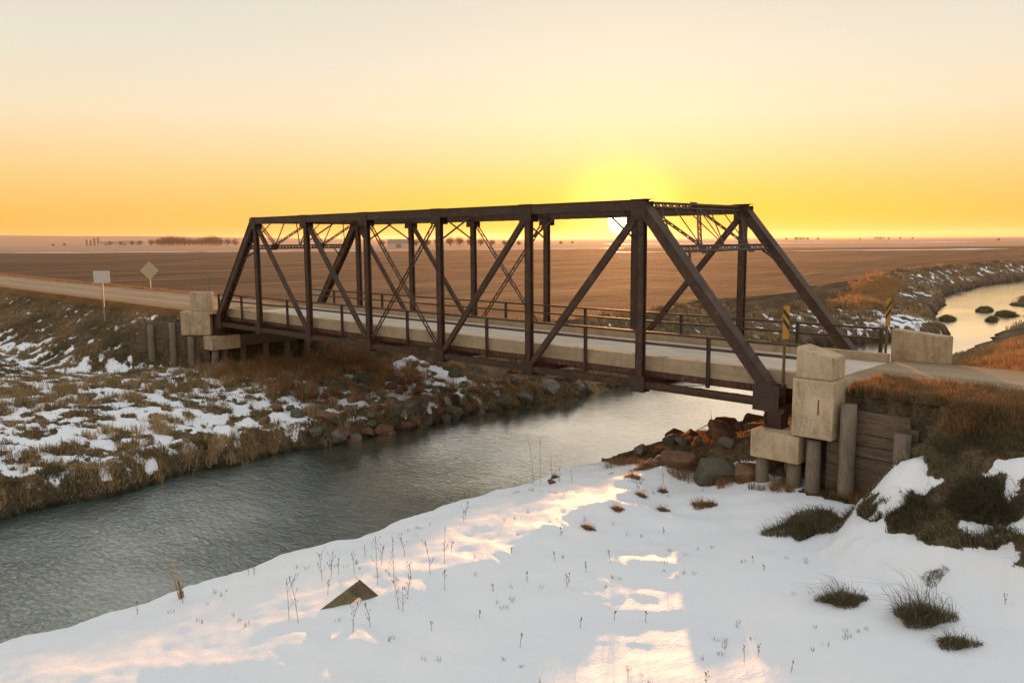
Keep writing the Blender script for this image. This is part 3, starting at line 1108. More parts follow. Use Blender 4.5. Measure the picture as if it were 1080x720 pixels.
def marker(x, y, z0, z1, label, front=True, flip=1, post_only=False):
    r = empty('hazard_marker', (x, y, z0))
    tag(r, label, 'marker', 'hazard markers at the bridge corners')
    yaw = math.atan2(-(x-CAM[0]), -(CAM[1]-y)) if False else 0
    p = MB()
    p.box(-.035, .035, .012, .03, -.2, z1-z0+.02)
    p.box(-.035, -.025, .03, .06, -.2, z1-z0+.02)
    p.box(.025, .035, .03, .06, -.2, z1-z0+.02)
    p.build('post', M['olivepost'] if front else M['galv'], r)
    h = .92
    zt = z1-z0
    pb = MB()
    pb.box(-.13 if front else -.12, .13 if front else .12, 0, .008, zt-h, zt)
    pn = pb.build('panel', M['yellowpaint'] if front else M['galv'], r)
    if front:
        st = MB()
        w = .13
        k = -1
        z = zt-h-.3
        while z < zt:
            pts = [(-w, z), (w, z+.26*flip), (w, z+.26*flip+.13), (-w, z+.13)]
            cl = []
            lo, hi = zt-h, zt
            if flip < 0:
                pts = [(-w, z+.26), (w, z), (w, z+.13), (-w, z+.39)]
            if min(q[1] for q in pts) >= lo and max(q[1] for q in pts) <= hi:
                st.poly([(a, -.004, b) for a, b in pts]+[(a, -.0005, b) for a, b in pts],
                        [(0, 1, 2, 3), (0, 4, 5, 1), (1, 5, 6, 2), (2, 6, 7, 3), (3, 7, 4, 0)])
            z += .26
        st.build('black_stripes', M['blackpaint'], pn)
    # face oncoming traffic: road runs along x
    return r


m1 = marker(33.55, .12, .66, 2.72, 'yellow and black striped marker at the near right bridge corner, beside the tall block', True, -1)
m1.rotation_euler = (0, 0, math.radians(76))
m2 = marker(34.0, W+.15, .66, 2.60, 'yellow and black striped marker behind the far right end post, by the stream', True, 1)
m2.rotation_euler = (0, 0, math.radians(74))
m3 = marker(-.75, -.05, .66, 2.62, 'pale back of a narrow marker panel above the far left concrete block', False)
m3.rotation_euler = (0, 0, math.radians(-62))
m4 = marker(-1.0, W+.15, .66, 2.62, 'pale back of a narrow marker panel beyond the road at the left bridge end', False)
m4.rotation_euler = (0, 0, math.radians(-62))


def signs():
    x, y = -10.1, -2.5
    z = hz(x, y)
    r = empty('road_sign', (x, y, z), math.radians(48))
    tag(r, 'pale rectangular road sign on a tall post on the grassy bank', 'road sign')
    p = MB()
    p.box(-.035, .035, .012, .03, -.3, 2.78-z)
    p.box(-.035, -.025, .03, .06, -.3, 2.78-z)
    p.box(.025, .035, .03, .06, -.3, 2.78-z)
    p.build('post', M['galv'], r)
    b = MB()
    b.box(-.50, .50, 0, .008, 2.05-z, 2.80-z)
    b.build('panel', M['sign_back'], r)
    x, y = -27.5, 7.4
    z = hz(x, y)
    r = empty('warning_sign', (x, y, z), math.radians(48))
    tag(r, 'pale yellow diamond warning sign behind the gravel road at the left', 'road sign')
    p = MB()
    p.box(-.04, .04, .012, .035, -.3, 2.2)
    p.box(-.04, -.03, .035, .07, -.3, 2.2)
    p.box(.03, .04, .035, .07, -.3, 2.2)
    p.build('post', M['galv'], r)
    b = MB()
    q = .80
    zc = 1.75
    pts = [(0, zc-q), (q, zc), (0, zc+q), (-q, zc)]
    b.poly([(a, 0, c) for a, c in pts]+[(a, .010, c) for a, c in pts], [(0, 1, 2, 3), (7, 6, 5, 4), (0, 4, 5, 1), (1, 5, 6, 2), (2, 6, 7, 3), (3, 7, 4, 0)])
    b.build('panel', M['sign_yellow'], r)


signs()

# ------------------------------------------------------------------ rocks
def rock_mesh(seed, ang=1.0):
    rs = np.random.RandomState(seed)
    bm = bmesh.new()
    for _ in range(16):
        p = rs.normal(size=3)
        p /= np.linalg.norm(p)
        p = np.sign(p)*np.abs(p)**.75
        p *= rs.uniform(.8, 1.0)
        bm.verts.new(tuple(p))
    r = bmesh.ops.convex_hull(bm, input=bm.verts)
    bmesh.ops.delete(bm, geom=[v for v in bm.verts if not v.link_faces], context='VERTS')
    bmesh.ops.bevel(bm, geom=bm.edges[:], offset=.07, segments=2, affect='EDGES', profile=.6)
    bmesh.ops.triangulate(bm, faces=bm.faces[:])
    bmesh.ops.subdivide_edges(bm, edges=bm.edges[:], cuts=1, use_grid_fill=True)
    for v in bm.verts:
        n = float(fbm(np.array(v.co.x*2.3+seed), np.array(v.co.y*2.3+v.co.z*1.7), 3))
        v.co *= 1+.045*n
    me = bpy.data.meshes.new('boulder')
    bm.to_mesh(me)
    bm.free()
    return me


ROCKM = [rock_mesh(s) for s in range(9)]
RM = ['rock_grey', 'rock_brown', 'rock_green']


def rock(x, y, z, sx, sy, sz, k, mt, label, group, tilt=None):
    me = ROCKM[k % 9].copy()
    me.materials.clear()
    me.materials.append(M[mt])
    o = link('boulder', me)
    o.location = (x, y, z)
    o.scale = (sx, sy, sz)
    rs = random.Random(k*7+int(x*10))
    o.rotation_euler = tilt or (rs.uniform(-.4, .4), rs.uniform(-.4, .4), rs.uniform(0, 6.28))
    tag(o, label, 'rock', group)
    return o


# ------------------------------------------------------------------ rocks in place
STALKS = [(31.31, -14.05, 0.68), (31.5, -13.98, 0.91), (29.76, -12.39, 0.58), (29.89, -12.26, 0.58), (30.79, -12.92, 0.29), (29.77, -12.0, 0.31), (30.09, -11.82, 0.46), (29.15, -10.89, 0.27), (31.19, -12.04, 0.98), (30.34, -11.33, 0.42), (31.32, -11.74, 0.89), (32.28, -12.37, 0.56), (32.4, -12.37, 0.46), (32.12, -12.04, 0.41), (31.68, -11.6, 0.39), (30.01, -10.44, 0.43), (31.57, -11.02, 0.7), (31.34, -10.45, 0.78), (32.19, -11.18, 0.39), (30.92, -9.89, 0.26), (32.44, -13.12, 0.45), (32.43, -13.49, 0.53), (29.11, -7.88, 0.24), (28.95, -7.7, 0.49), (28.08, -3.07, 0.41), (28.62, -3.13, 0.34), (27.86, -15.37, 0.26), (28.01, -14.53, 0.47), (27.74, -12.96, 0.18), (27.89, -12.91, 0.22), (31.9, -7.38, 0.18), (33.46, -7.6, 0.25), (33.56, -9.13, 0.24), (33.45, -8.95, 0.18), (33.4, -8.33, 0.23), (35.03, -9.51, 0.15), (35.51, -9.2, 0.2), (32.9, -9.6, 0.2), (34.44, -11.42, 0.24), (34.77, -10.18, 0.18), (32.65, -8.48, 0.17), (37.6, -9.39, 0.28), (37.66, -9.03, 0.18), (37.57, -10.52, 0.23), (38.32, -9.2, 0.17), (33.04, -4.93, 0.14), (35.61, -5.33, 0.15), (36.01, -5.63, 0.13), (35.77, -3.38, 0.14), (40.21, -4.52, 0.19), (33.11, -12.29, 0.14), (31.93, -9.05, 0.11), (32.84, -10.51, 0.12), (33.23, -11.25, 0.13)]
THIN = [(27.67, -3.75, 1.67), (27.88, -3.69, 1.49), (27.99, -3.3, 0.92), (31.05, -1.97, 0.83)]
ROCKR = [(30.63, -0.64, 0.97), (31.8, -0.77, 1.2), (30.84, 1.76, 0.95), (32.78, -0.59, 0.93), (26.2, 9.93, 1.02), (29.3, 2.59, 0.57), (25.96, 5.88, 0.62), (26.71, 11.33, 0.61), (26.95, 9.97, 0.63), (26.72, 8.2, 0.61), (26.01, 4.57, 0.53), (31.79, 1.87, 0.5), (31.75, 0.8, 0.45), (26.2, 6.94, 0.48), (30.23, 1.71, 0.38), (26.66, 12.82, 0.72), (32.46, 0.9, 0.48), (33.15, 0.42, 0.41), (25.38, 11.88, 0.54), (30.23, -1.24, 0.35), (33.73, 0.25, 0.34), (26.07, 9.61, 0.42)]
ROCKL = [(9.68, 3.19, 1.09), (9.15, 2.81, 0.6), (12.79, -0.67, 0.57), (13.32, -0.47, 0.52), (10.64, 0.03, 0.56), (14.45, -1.91, 1.09), (14.8, 0.6, 0.73), (14.54, -0.35, 0.64), (14.58, 4.58, 1.11), (14.79, 2.91, 0.81), (14.87, 1.61, 0.7), (14.96, 9.25, 0.99), (15.09, 11.11, 1.12), (14.8, 7.8, 0.87), (14.67, 6.59, 0.76), (11.39, 7.64, 0.71), (13.97, 6.61, 0.77), (13.99, 7.93, 0.59), (13.8, 3.06, 0.73), (14.46, 1.41, 0.53), (12.91, 1.78, 0.64), (14.08, 9.6, 0.71), (15.1, 13.47, 0.96), (14.99, 15.31, 0.88), (12.96, 4.96, 0.67), (13.95, 0.2, 0.52), (10.1, 3.6, 0.49), (11.83, 3.76, 0.57)]
CLUMP = [(29.85, -1.14, 0.76), (30.3, -2.38, 0.45), (31.66, -4.91, 0.3), (31.98, -6.49, 0.32), (31.33, -3.42, 0.32), (32.24, -3.74, 0.31), (32.8, -2.82, 0.57), (31.41, -2.51, 0.27), (27.75, -2.9, 0.21), (33.0, -2.69, 0.31)]

def ordinal(i):
    return ['first', 'second', 'third', 'fourth', 'fifth', 'sixth', 'seventh', 'eighth', 'ninth', 'tenth', 'eleventh', 'twelfth', 'thirteenth', 'fourteenth',
            'fifteenth', 'sixteenth', 'seventeenth', 'eighteenth', 'nineteenth', 'twentieth', 'twenty-first', 'twenty-second', 'twenty-third', 'twenty-fourth', 'twenty-fifth', 'twenty-sixth', 'twenty-seventh', 'twenty-eighth', 'twenty-ninth', 'thirtieth'][i]


def view_x(x, y):
    d = np.array([x, y, -2.0])-CAM
    return (d@_R)/(d@_F)


RR = [(30.5, -.35, .50), (31.8, -.45, .60), (30.9, 1.5, .50), (32.75, -.3, .46), (30.1, 3.0, .48), (29.3, 2.3, .34), (28.6, 2.2, .32), (31.6, 3.2, .34), (31.2, 2.5, .32),
      (30.2, 2.2, .32), (29.6, .1, .30), (31.85, 1.7, .30), (31.5, .75, .26), (29.6, 1.2, .26), (30.2, 1.3, .22), (32.3, 3.4, .38), (32.3, 1.0, .27), (33.1, .5, .24),
      (30.6, 4.2, .36), (29.9, -.9, .22), (33.6, .2, .2), (29.7, 4.3, .30), (31.3, 4.9, .32), (28.3, .9, .26), (32.4, 2.3, .34), (27.9, 3.4, .3), (28.8, 3.8, .3), (31.0, 3.7, .3)]
rs = random.Random(5)
ranked = sorted(range(len(RR)), key=lambda i: view_x(RR[i][0], RR[i][1]))
COLW = {'rock_grey': 'grey', 'rock_brown': 'brown', 'rock_green': 'olive grey'}
cls = {}
for n_, i in enumerate(ranked):
    x, y, r = RR[i]
    mt = 'rock_green' if i in (1, 6) else rs.choice(['rock_grey', 'rock_brown', 'rock_grey', 'rock_brown'])
    size = 'large' if r > .42 else ('middling' if r > .29 else 'small')
    cls.setdefault((size, mt), []).append((i, mt))
for (size, mt), lst in cls.items():
    for j, (i, mt) in enumerate(lst):
        x, y, r = RR[i]
        k = '' if len(lst) == 1 else (ordinal(j)+' from left, ')
        rock(x, y, hz(x, y)+r*.42, r*1.3, r*1.0, r*.85, i, mt, f"{k}{size} {COLW[mt]} boulder in riprap by the right abutment", 'riprap boulders below the right abutment')
RL = [(p[0], p[1], p[2]*.5) for p in ROCKL]
for _ in range(26):
    RL.append((rs.uniform(13.9, 14.9), rs.uniform(-3, 14), rs.uniform(.28, .46)))
for _ in range(14):
    RL.append((rs.uniform(8.5, 12.5), rs.uniform(-1.5, 5), rs.uniform(.26, .46)))
for _ in range(34):
    RL.append((rs.uniform(11.5, 14.9), rs.uniform(-5, 14), rs.uniform(.18, .36)))
cls = {}
for i in sorted(range(len(RL)), key=lambda i: view_x(RL[i][0], RL[i][1])):
    x, y, r = RL[i]
    mt = rs.choice(['rock_grey', 'rock_brown', 'rock_brown', 'rock_green'])
    size = 'large' if r > .42 else ('middling' if r > .28 else 'small')
    where = 'at the water edge' if x > 13.9 else 'up the bank'
    cls.setdefault((size, mt, where), []).append(i)
for (size, mt, where), lst in cls.items():
    for j, i in enumerate(lst):
        x, y, r = RL[i]
        k = '' if len(lst) == 1 else (ordinal(j)+' from left, ')
        rock(x, y, hz(x, y)+r*.30, r*1.15, r*.95, r*.78, i+3, mt, f"{k}{size} {COLW[mt]} boulder {where} under the bridge", 'boulders on the far left bank')
rock(27.95, -3.3, hz(27.95, -3.3)+.03, .16, .12, .12, 4, 'rock_brown', 'small lone brown stone on the snow crest at the river edge', None)

# ------------------------------------------------------------------ grass (uncountable)
NR = np.random.RandomState(21)


def blades(name, P, h, w, mt, label, lean=.45, tone=None, droop=.5, out=None, kind='stuff', parent=None, wind=(0, 0)):
    n = len(P)
    P = np.asarray(P, float)
    h = np.broadcast_to(np.asarray(h, float), (n,))*NR.uniform(.6, 1.25, n)
    a = NR.uniform(0, 2*np.pi, n)
    dx, dy = np.cos(a), np.sin(a)
    if out is not None:
        dx = out[:, 0]+.5*dx
        dy = out[:, 1]+.5*dy
    ln = lean*NR.uniform(.2, 1.3, n)
    wx, wy = wind
    D = np.stack([dx*ln+wx, dy*ln+wy], -1)
    b = NR.uniform(0, 2*np.pi, n)
    sx, sy = np.cos(b)*w/2, np.sin(b)*w/2
    V = np.zeros((n, 5, 3))
    V[:, 0] = P+np.stack([sx, sy, 0*sx-.03], -1)
    V[:, 1] = P-np.stack([sx, sy, 0*sx+.03], -1)
    mid = P+np.stack([D[:, 0]*h*.4, D[:, 1]*h*.4, h*.62], -1)
    V[:, 2] = mid-np.stack([sx, sy, 0*sx], -1)*.75
    V[:, 3] = mid+np.stack([sx, sy, 0*sx], -1)*.75
    V[:, 4] = P+np.stack([D[:, 0]*h*1.15, D[:, 1]*h*1.15, h*(1-droop*np.minimum(ln, 1.2)*.8)], -1)
    base = np.arange(n)[:, None]*5
    F = np.stack([base+np.array([0, 1, 2]), base+np.array([0, 2, 3]), base+np.array([3, 2, 4])], 1).reshape(-1, 3)
    t = np.clip((tone if tone is not None else .5)+NR.normal(0, .17, n), 0, 1)
    me = attr_mesh(name, V.reshape(-1, 3), F, {'tone': np.repeat(t, 5)}, smooth=False)
    o = link(name, me, M[mt], parent)
    if kind:
        tag(o, label, kind=kind)
    return o


def scatter(n, x0, x1, y0, y1, keep):
    X = NR.uniform(x0, x1, n)
    Y = NR.uniform(y0, y1, n)
    k = keep(X, Y) > NR.rand(n)
    return X[k], Y[k]


def pts(X, Y):
    return np.stack([X, Y, height(X, Y)], -1)


def clumpy(X, Y, per, rad):
    n = len(X)
    a = NR.uniform(0, 2*np.pi, (n, per))
    r = rad*np.sqrt(NR.rand(n, per))*NR.uniform(.5, 1.2, (n, 1))
    return (X[:, None]+r*np.cos(a)).ravel(), (Y[:, None]+r*np.sin(a)).ravel(), np.stack([np.cos(a)*r/rad, np.sin(a)*r/rad], -1).reshape(-1, 2)


def bare(X, Y, t=.5, w=.12):
    return 1-ss(snow_bias(X, Y), t-w, t+w*.6)


def water_ok(X, Y, m=.05):
    l, r = shore(X, Y)
    return ((l-X > m) | (X-r > m)).astype(float)


# left river bench, short matted cover
X, Y = scatter(150000, -2, 15.2, -24, 9, lambda X, Y: bare(X, Y)*water_ok(X, Y)*(.35+.65*ss(fbm(X*.7, Y*.7, 3), -.3, .3)))
tn = .54+.38*fbm(X*.35, Y*.35, 3)
blades('matted_grass', pts(X, Y), .16, .022, 'grass', 'matted brown and olive grass between the snow patches on the left bank', .9, tn, .6)
# taller tufts
X, Y = scatter(3200, 0, 15.0, -24, 9, lambda X, Y: bare(X, Y, .55)*water_ok(X, Y)*ss(fbm(X*.3+4, Y*.3, 3), -.25, .3))
tc_ = .66+.32*fbm(X*.3, Y*.3, 3)
Xc, Yc, oc = clumpy(X, Y, 38, .24)
blades('grass_tufts', pts(Xc, Yc), np.repeat(NR.uniform(.22, .48, len(X)), 38), .020, 'grass', 'dry tan and brown grass tufts on the left bank', .55, np.repeat(tc_, 38), .5, oc)
# hummocks at the waterline
ys = np.arange(-30, 16, .55)
ys = ys+NR.uniform(-.15, .15, len(ys))
lx, _ = shore(0*ys, ys)
X = lx-NR.uniform(.05, .9, len(ys))
Xc, Yc, oc = clumpy(X, ys, 330, .42)
blades('waterline_tussocks', pts(Xc, Yc), np.repeat(NR.uniform(.10, .28, len(ys)), 330), .022, 'grass', 'olive and tan grass tussocks hanging over the left water edge', .95, np.repeat(.5+.22*NR.randn(len(ys)), 330), .9, oc)
# left road embankment
X, Y = scatter(150000, -45, 3, -12, -.6, lambda X, Y: bare(X, Y, .5)*(.3+.7*ss(fbm(X*.5, Y*.9, 3), -.4, .2)))
tn = .48+.42*fbm(X*.25, Y*.4, 3)+.12*ss(Y, -1.6, -.8)
blades('embankment_grass', pts(X, Y), .20, .024, 'grass', 'brown dead grass on the road embankment at the left', .8, tn, .6, wind=(.15, -.3))
# road verges that catch the sun
X, Y = scatter(60000, -70, -1.2, -1.3, -.5, lambda X, Y: 0*X+1.0)
Y = Y+road_bend(X)
blades('verge_grass', pts(X, Y), .16, .025, 'grass_orange', 'sunlit orange grass along the near edge of the left road', .6, .55)
X, Y = scatter(60000, -90, 36, 6.95, 8.6, lambda X, Y: 0*X+(.35+.65*ss(fbm(X*.4, Y*.4, 2), -.3, .2))*((X < -.5) | (X > 36.2)))
Y = Y+road_bend(X)
blades('verge_grass', pts(X, Y), .26, .028, 'grass_orange', 'sunlit orange grass along the field side of the road', .5, .5)
# reddish weeds below the left end of the deck
X, Y = scatter(480, 2.2, 11, -3.0, 6.5, lambda X, Y: ss(fbm(X*.4+8, Y*.4, 3), -.35, .15)*(1-ss(X, 9, 13)*.6)*(1-ss(-Y, 1.2, 3.0)))
tc_ = .35+.3*NR.randn(len(X))*.5
Xc, Yc, oc = clumpy(X, Y, 46, .3)
blades('bank_weeds', pts(Xc, Yc), np.repeat(NR.uniform(.35, .85, len(X)), 46), .020, 'grass_orange', 'reddish brown weeds under the left end of the bridge', .4, np.repeat(tc_*.9, 46), .3, oc)
# right embankment in front of the road
X, Y = scatter(230000, 35.2, 47, -7, .1, lambda X, Y: bare(X, Y, .47, .15)*(.12+.88*ss(fbm(X*.9, Y*.9, 3), -.3, .25)))
hh = .15+.12*ss(fbm(X*1.1, Y*1.1, 3), -.2, .4)
tn = .42+.55*fbm(X*.6, Y*.6, 3)
blades('matted_weeds', pts(X, Y), hh, .014, 'grass_dark', 'dark matted weeds covering the slope right of the near abutment', 1.0, tn, .7, wind=(-.25, -.25))
X, Y = scatter(190000, 35.35, 47, -.9, 2.6, lambda X, Y: (.25+.75*ss(fbm(X*1.3, Y*1.3, 3), -.2, .3))*ss(Y, -1.3, -.1)*(1-.75*ss(Y, .6, 2.6))*(1-.5*ss(X, 37.5, 42)))
blades('verge_weeds', pts(X, Y), .30, .014, 'grass_orange', 'orange dry weeds on the road edge behind the tall concrete block', .5, .35, .5)
# around the riprap
X, Y = scatter(700, 28.2, 34.6, -1.2, 4.5, lambda X, Y: ss(fbm(X*.9, Y*.9, 2), -.1, .3)*.8)
Xc, Yc, oc = clumpy(X, Y, 50, .16)
blades('riprap_weeds', pts(Xc, Yc), .26, .010, 'grass_orange', 'rust coloured weeds growing between the riprap boulders', .8, .35, .6, oc)
# far stream banks
X, Y = scatter(5200, 2, 31, 9, 75, lambda X, Y: water_ok(X, Y, .3)*ss(fbm(X*.3+4, Y*.3, 3), -.2, .3)*((X < 22) | (Y < 45))*(bare(X, Y, .6))*(shore(X, Y)[0]-X < 9))
Xc, Yc, oc = clumpy(X, Y, 26, .35)
blades('stream_bank_grass', pts(Xc, Yc), .38, .035, 'grass', 'dry grass and tussocks on the stream banks beyond the bridge', .6, np.repeat(.55+.2*NR.randn(len(X)), 26), .5, oc)
X, Y = scatter(5200, -6, 34, 60, 200, lambda X, Y: water_ok(X, Y, .2)*ss(fbm(X*.15+4, Y*.15, 3), -.2, .3)*(shore(X, Y)[0]-X < 9))
Xc, Yc, oc = clumpy(X, Y, 14, .6)
blades('stream_bank_grass', pts(Xc, Yc), .5, .07, 'grass', 'dry grass on the distant stream banks', .6, np.repeat(.55+.2*NR.randn(len(X)), 14), .5, oc)
# tall orange grass beds on the field edge and on the right bank
X, Y = scatter(2600, 2, 15, 38, 92, lambda X, Y: np.exp(-((shore(X, Y)[0]-X-6.5)/1.6)**2)*ss(Y, 48, 60)*(1-ss(Y, 88, 92)))
Xc, Yc, oc = clumpy(X, Y, 40, .5)
blades('tall_reed_grass', pts(Xc, Yc), np.repeat(NR.uniform(.45, .85, len(X)), 40), .04, 'grass_orange', 'tall orange grass bed along the edge of the ploughed field', .35, .55, .3, oc)
X, Y = scatter(5200, 29, 52, 8.5, 45, lambda X, Y: ss(fbm(X*.2+1, Y*.2, 3), -.5, .1)*water_ok(X, Y, 1.0))
Xc, Yc, oc = clumpy(X, Y, 30, .4)
blades('bank_grass', pts(Xc, Yc), np.repeat(NR.uniform(.25, .6, len(X)), 30), .022, 'grass_orange', 'orange and brown grass on the bank behind the road at the right', .5, np.repeat(.4+.2*NR.randn(len(X)), 30), .4, oc)
for (ix, iy, a, b, h_) in ISL:
    pass
X = np.concatenate([NR.normal(i[0], i[2]*.5, 40) for i in ISL])
Y = np.concatenate([NR.normal(i[1], i[3]*.5, 40) for i in ISL])
k = height(X, Y) > WATER+.05
Xc, Yc, oc = clumpy(X[k], Y[k], 26, .3)
blades('islet_grass', pts(Xc, Yc), .3, .04, 'grass_olive', 'olive grass on the small islets in the stream', .8, .45, .6, oc)

# ------------------------------------------------------------------ weeds standing in the snow (single plants)
def shrub(name, x, y, rad, h, n, mt, label, wind=(-.5, .0), lean=.8, w=.010, group=None, el=1.0, rot=0.0):
    a = NR.uniform(0, 2*np.pi, n)
    r = np.sqrt(NR.rand(n))*(1+.3*np.sin(a*3+x))
    ca, sa = math.cos(rot), math.sin(rot)
    ux, uy = r*np.cos(a)*rad, r*np.sin(a)*rad*el
    X, Y = x+ux*ca-uy*sa, y+ux*sa+uy*ca
    P_ = np.stack([X-x, Y-y, height(X, Y)-hz(x, y)], -1)
    o = blades(name, P_, h*(1.1-.6*r)*np.where(NR.rand(n) < .12, 1.9, .75), w, mt, None, lean, .4, .6, None, None, None, wind)
    o.location = (x, y, hz(x, y))
    tag(o, label, 'shrub' if h > .25 else 'weeds', group)
    return o


left = tuple(-_R[:2]*.9)
shrub('low_shrub', 35.6, -2.5, 1.0, .26, 5200, 'grass_dark', 'wide flat dark weed mat on the snow below the tall concrete block', tuple(-_R[:2]*.4), 1.2, .012, None, .55, .9)
shrub('low_shrub', 37.85, -6.0, .44, .34, 1500, 'grass_dark', 'round dark shrub on the snow, left of the bushier one with upright stems', tuple(-_R[:2]*.5), 1.0, .008, None, .6, .8)
shrub('low_shrub', 39.25, -5.85, .50, .58, 1700, 'grass_dark', 'bushy shrub with pale upright stems near the lower right corner of the snow', tuple(-_R[:2]*.5), .9, .008, None, .6, .8)
shrub('low_shrub', 39.95, -6.45, .34, .22, 1000, 'grass_dark', 'dark prostrate shrub at the foot of the bushy one, lower right', tuple(-_R[:2]*.3), 1.3, .008, None, .5, .8)
shrub('weed_clump', 38.7, -3.6, .34, .14, 420, 'grass_dark', 'thin flat weed clump just below the dark weedy slope', tuple(-_R[:2]*.8), 1.0, .009, None, .45, .8)
shrub('weed_clump', 38.95, -4.35, .24, .10, 420, 'grass_dark', 'small dark weed clump between the weedy slope and the shrubs', tuple(-_R[:2]*.2), 1.2, .008, None, .5, .8)
# short stubble of stems showing through the snow
X, Y = scatter(5200, 28, 43, -16, -1.5, lambda X, Y: ss(fbm(X*.8, Y*.8, 3), .25, .6)*.35)
Xc, Yc, oc = clumpy(X, Y, 7, .05)
blades('snow_stubble', pts(Xc, Yc), .09, .006, 'grass_dark', 'tiny weed tips showing through the snow', .6, .2, .3, oc)
cl_lab = ['broad rust coloured weed clump left of the riprap on the snow crest', 'rust weed clump on the snow just in front of the riprap left end', 'small brown weed clump on the snow left of the sunlit patch',
          'brown weed clump lowest on the open snow slope', 'dark weed clump beside a fallen stick on the snow', 'small brown weed tuft on the snow right of the dark clump',
          'rust weed clump with wispy stems in front of the riprap', 'small weed tuft close below the first riprap boulder', 'tiny rust tuft on the snow crest above the river', 'thin brown tuft right of the wispy weed clump']
for (x, y, r_), lb in zip(CLUMP, cl_lab):
    shrub('weed_clump', x, y, r_*.5, .12+.15*r_, int(900*r_+250), 'grass_orange', lb, tuple(-_R[:2]*.3), .9, .007, 'weed clumps on the snow bank', .6, .8)


def stalk(x, y, h, label, group, rs, name='dry_weed_stalk', pods=True):
    m = MB()
    ang = rs.uniform(0, 6.28)
    ln = rs.uniform(.02, .22)
    lx_, ly_ = math.cos(ang)*ln, math.sin(ang)*ln
    p0 = Vector((0, 0, -.05))
    pm = Vector((lx_*h*.3, ly_*h*.3, h*.5))
    p1 = Vector((lx_*h, ly_*h, h))
    m.tube([p0, pm, p1], [.0048, .0036, .0022], 5)
    r = empty(name, (x, y, hz(x, y)))
    tag(r, label, 'weed', group)
    if pods:
        for t in (.80, .86, .92, .97):
            q = pm.lerp(p1, t)
            m.tube([q, q+Vector((rs.uniform(-.01, .01), rs.uniform(-.01, .01), .02))], [.007, .005], 6)
    m.build('stem', M['stalk'], r)
    nb = rs.randint(2, 4) if h < .35 else rs.randint(4, 8)
    b = MB()
    for _ in range(nb):
        t = rs.uniform(.25, .9)
        q = p0.lerp(pm, t*2) if t < .5 else pm.lerp(p1, t*2-1)
        a = rs.uniform(0, 6.28)
        L = rs.uniform(.05, .14)*min(1.5, h/.4)
        e = q+Vector((math.cos(a)*L*.6, math.sin(a)*L*.6, L))
        b.tube([q, e], [.0026, .0016], 4)
        if pods:
            b.tube([e-Vector((0, 0, .006)), e+Vector((0, 0, .010)), e+Vector((0, 0, .026))], [.003, .0075, .002], 6)
    b.build('twigs', M['stalk'], r)
    return r


rs = random.Random(9)
PLK = view_x(31.5, -13.0)
bins = {}
for (x, y, h) in STALKS:
    vx = view_x(x, y)
    fd = (np.array([x, y])-CAM[:2])@_F[:2]
    if vx < -.33:
        zone = 'at the lower left river edge'
    elif vx < .0-.03 and fd < 15.2:
        zone = 'beside or before the wooden boards'
    elif vx < -.03:
        zone = 'behind the wooden boards'
    elif vx < .12:
        zone = 'on the middle snow slope'
    else:
        zone = 'on the snow at the right'
    size = 'tall' if h > .55 else ('knee-high' if h > .3 else 'short')
    bins.setdefault((size, zone), []).append((vx, x, y, h))
for (size, zone), lst in bins.items():
    lst.sort()
    for j, (vx, x, y, h) in enumerate(lst):
        pre = '' if len(lst) == 1 else ordinal(j)+' from left, '
        stalk(x, y, h, f"{pre}{size} dry weed stalk {zone}", 'dry weed stalks poking out of the snow', rs)
        if h > .3:      # a thin companion shoot of the same plant
            pass
for (x, y, h), lb in zip(THIN, ['leftmost very tall thin bare twig at the river edge of the snow', 'middle very tall thin bare twig at the river edge of the snow', 'shorter thin twig right of the two very tall ones', 'thin branching twig in front of the riprap']):
    stalk(x, y, h, lb, 'thin twigs on the snow crest', rs, 'bare_twig', False)
o = shrub('feathery_plume_weed', 27.75, -14.45, .05, .9, 34, 'grass_orange', 'tall feathery orange plume leaning left at the river edge, lower left', tuple(-_R[:2]*.3), .22, .009)

# the weathered boards sticking out of the snow
def boards():
    r = empty('wooden_boards', (31.5, -13.0, hz(31.5, -13.0)))
    tag(r, 'weathered mossy board and a short brace forming a peak half buried in snow', 'board')
    o = Vector(r.location)
    L = Vector((31.33, -13.85, -2.27))-o
    Ap = Vector((31.50, -12.66, -1.80))-o
    E_ = Vector((31.80, -12.22, -2.34))-o
    m = MB()
    m.bar(L-Vector((0, 0, .12)), Ap-Vector((0, 0, .06)), .05, .25, (-.45, .25, 1))
    m.build('long_board', M['oldwood'], r, .006)
    m = MB()
    m.bar(Ap+Vector((-.02, -.09, .01)), E_-Vector((0, 0, .10)), .05, .25, (-.45, .25, 1))
    m.build('short_board', M['timber'], r, .006)


boards()

# ------------------------------------------------------------------ far treeline and farm
def world_at(px, d):
    """point at lateral angle px (photo column) and forward distance d"""
    t = (px-540)/_f
    p = CAM[:2]+d*(_F[:2]/np.linalg.norm(_F[:2]))+t*d*_R[:2]
    return float(p[0]), float(p[1])


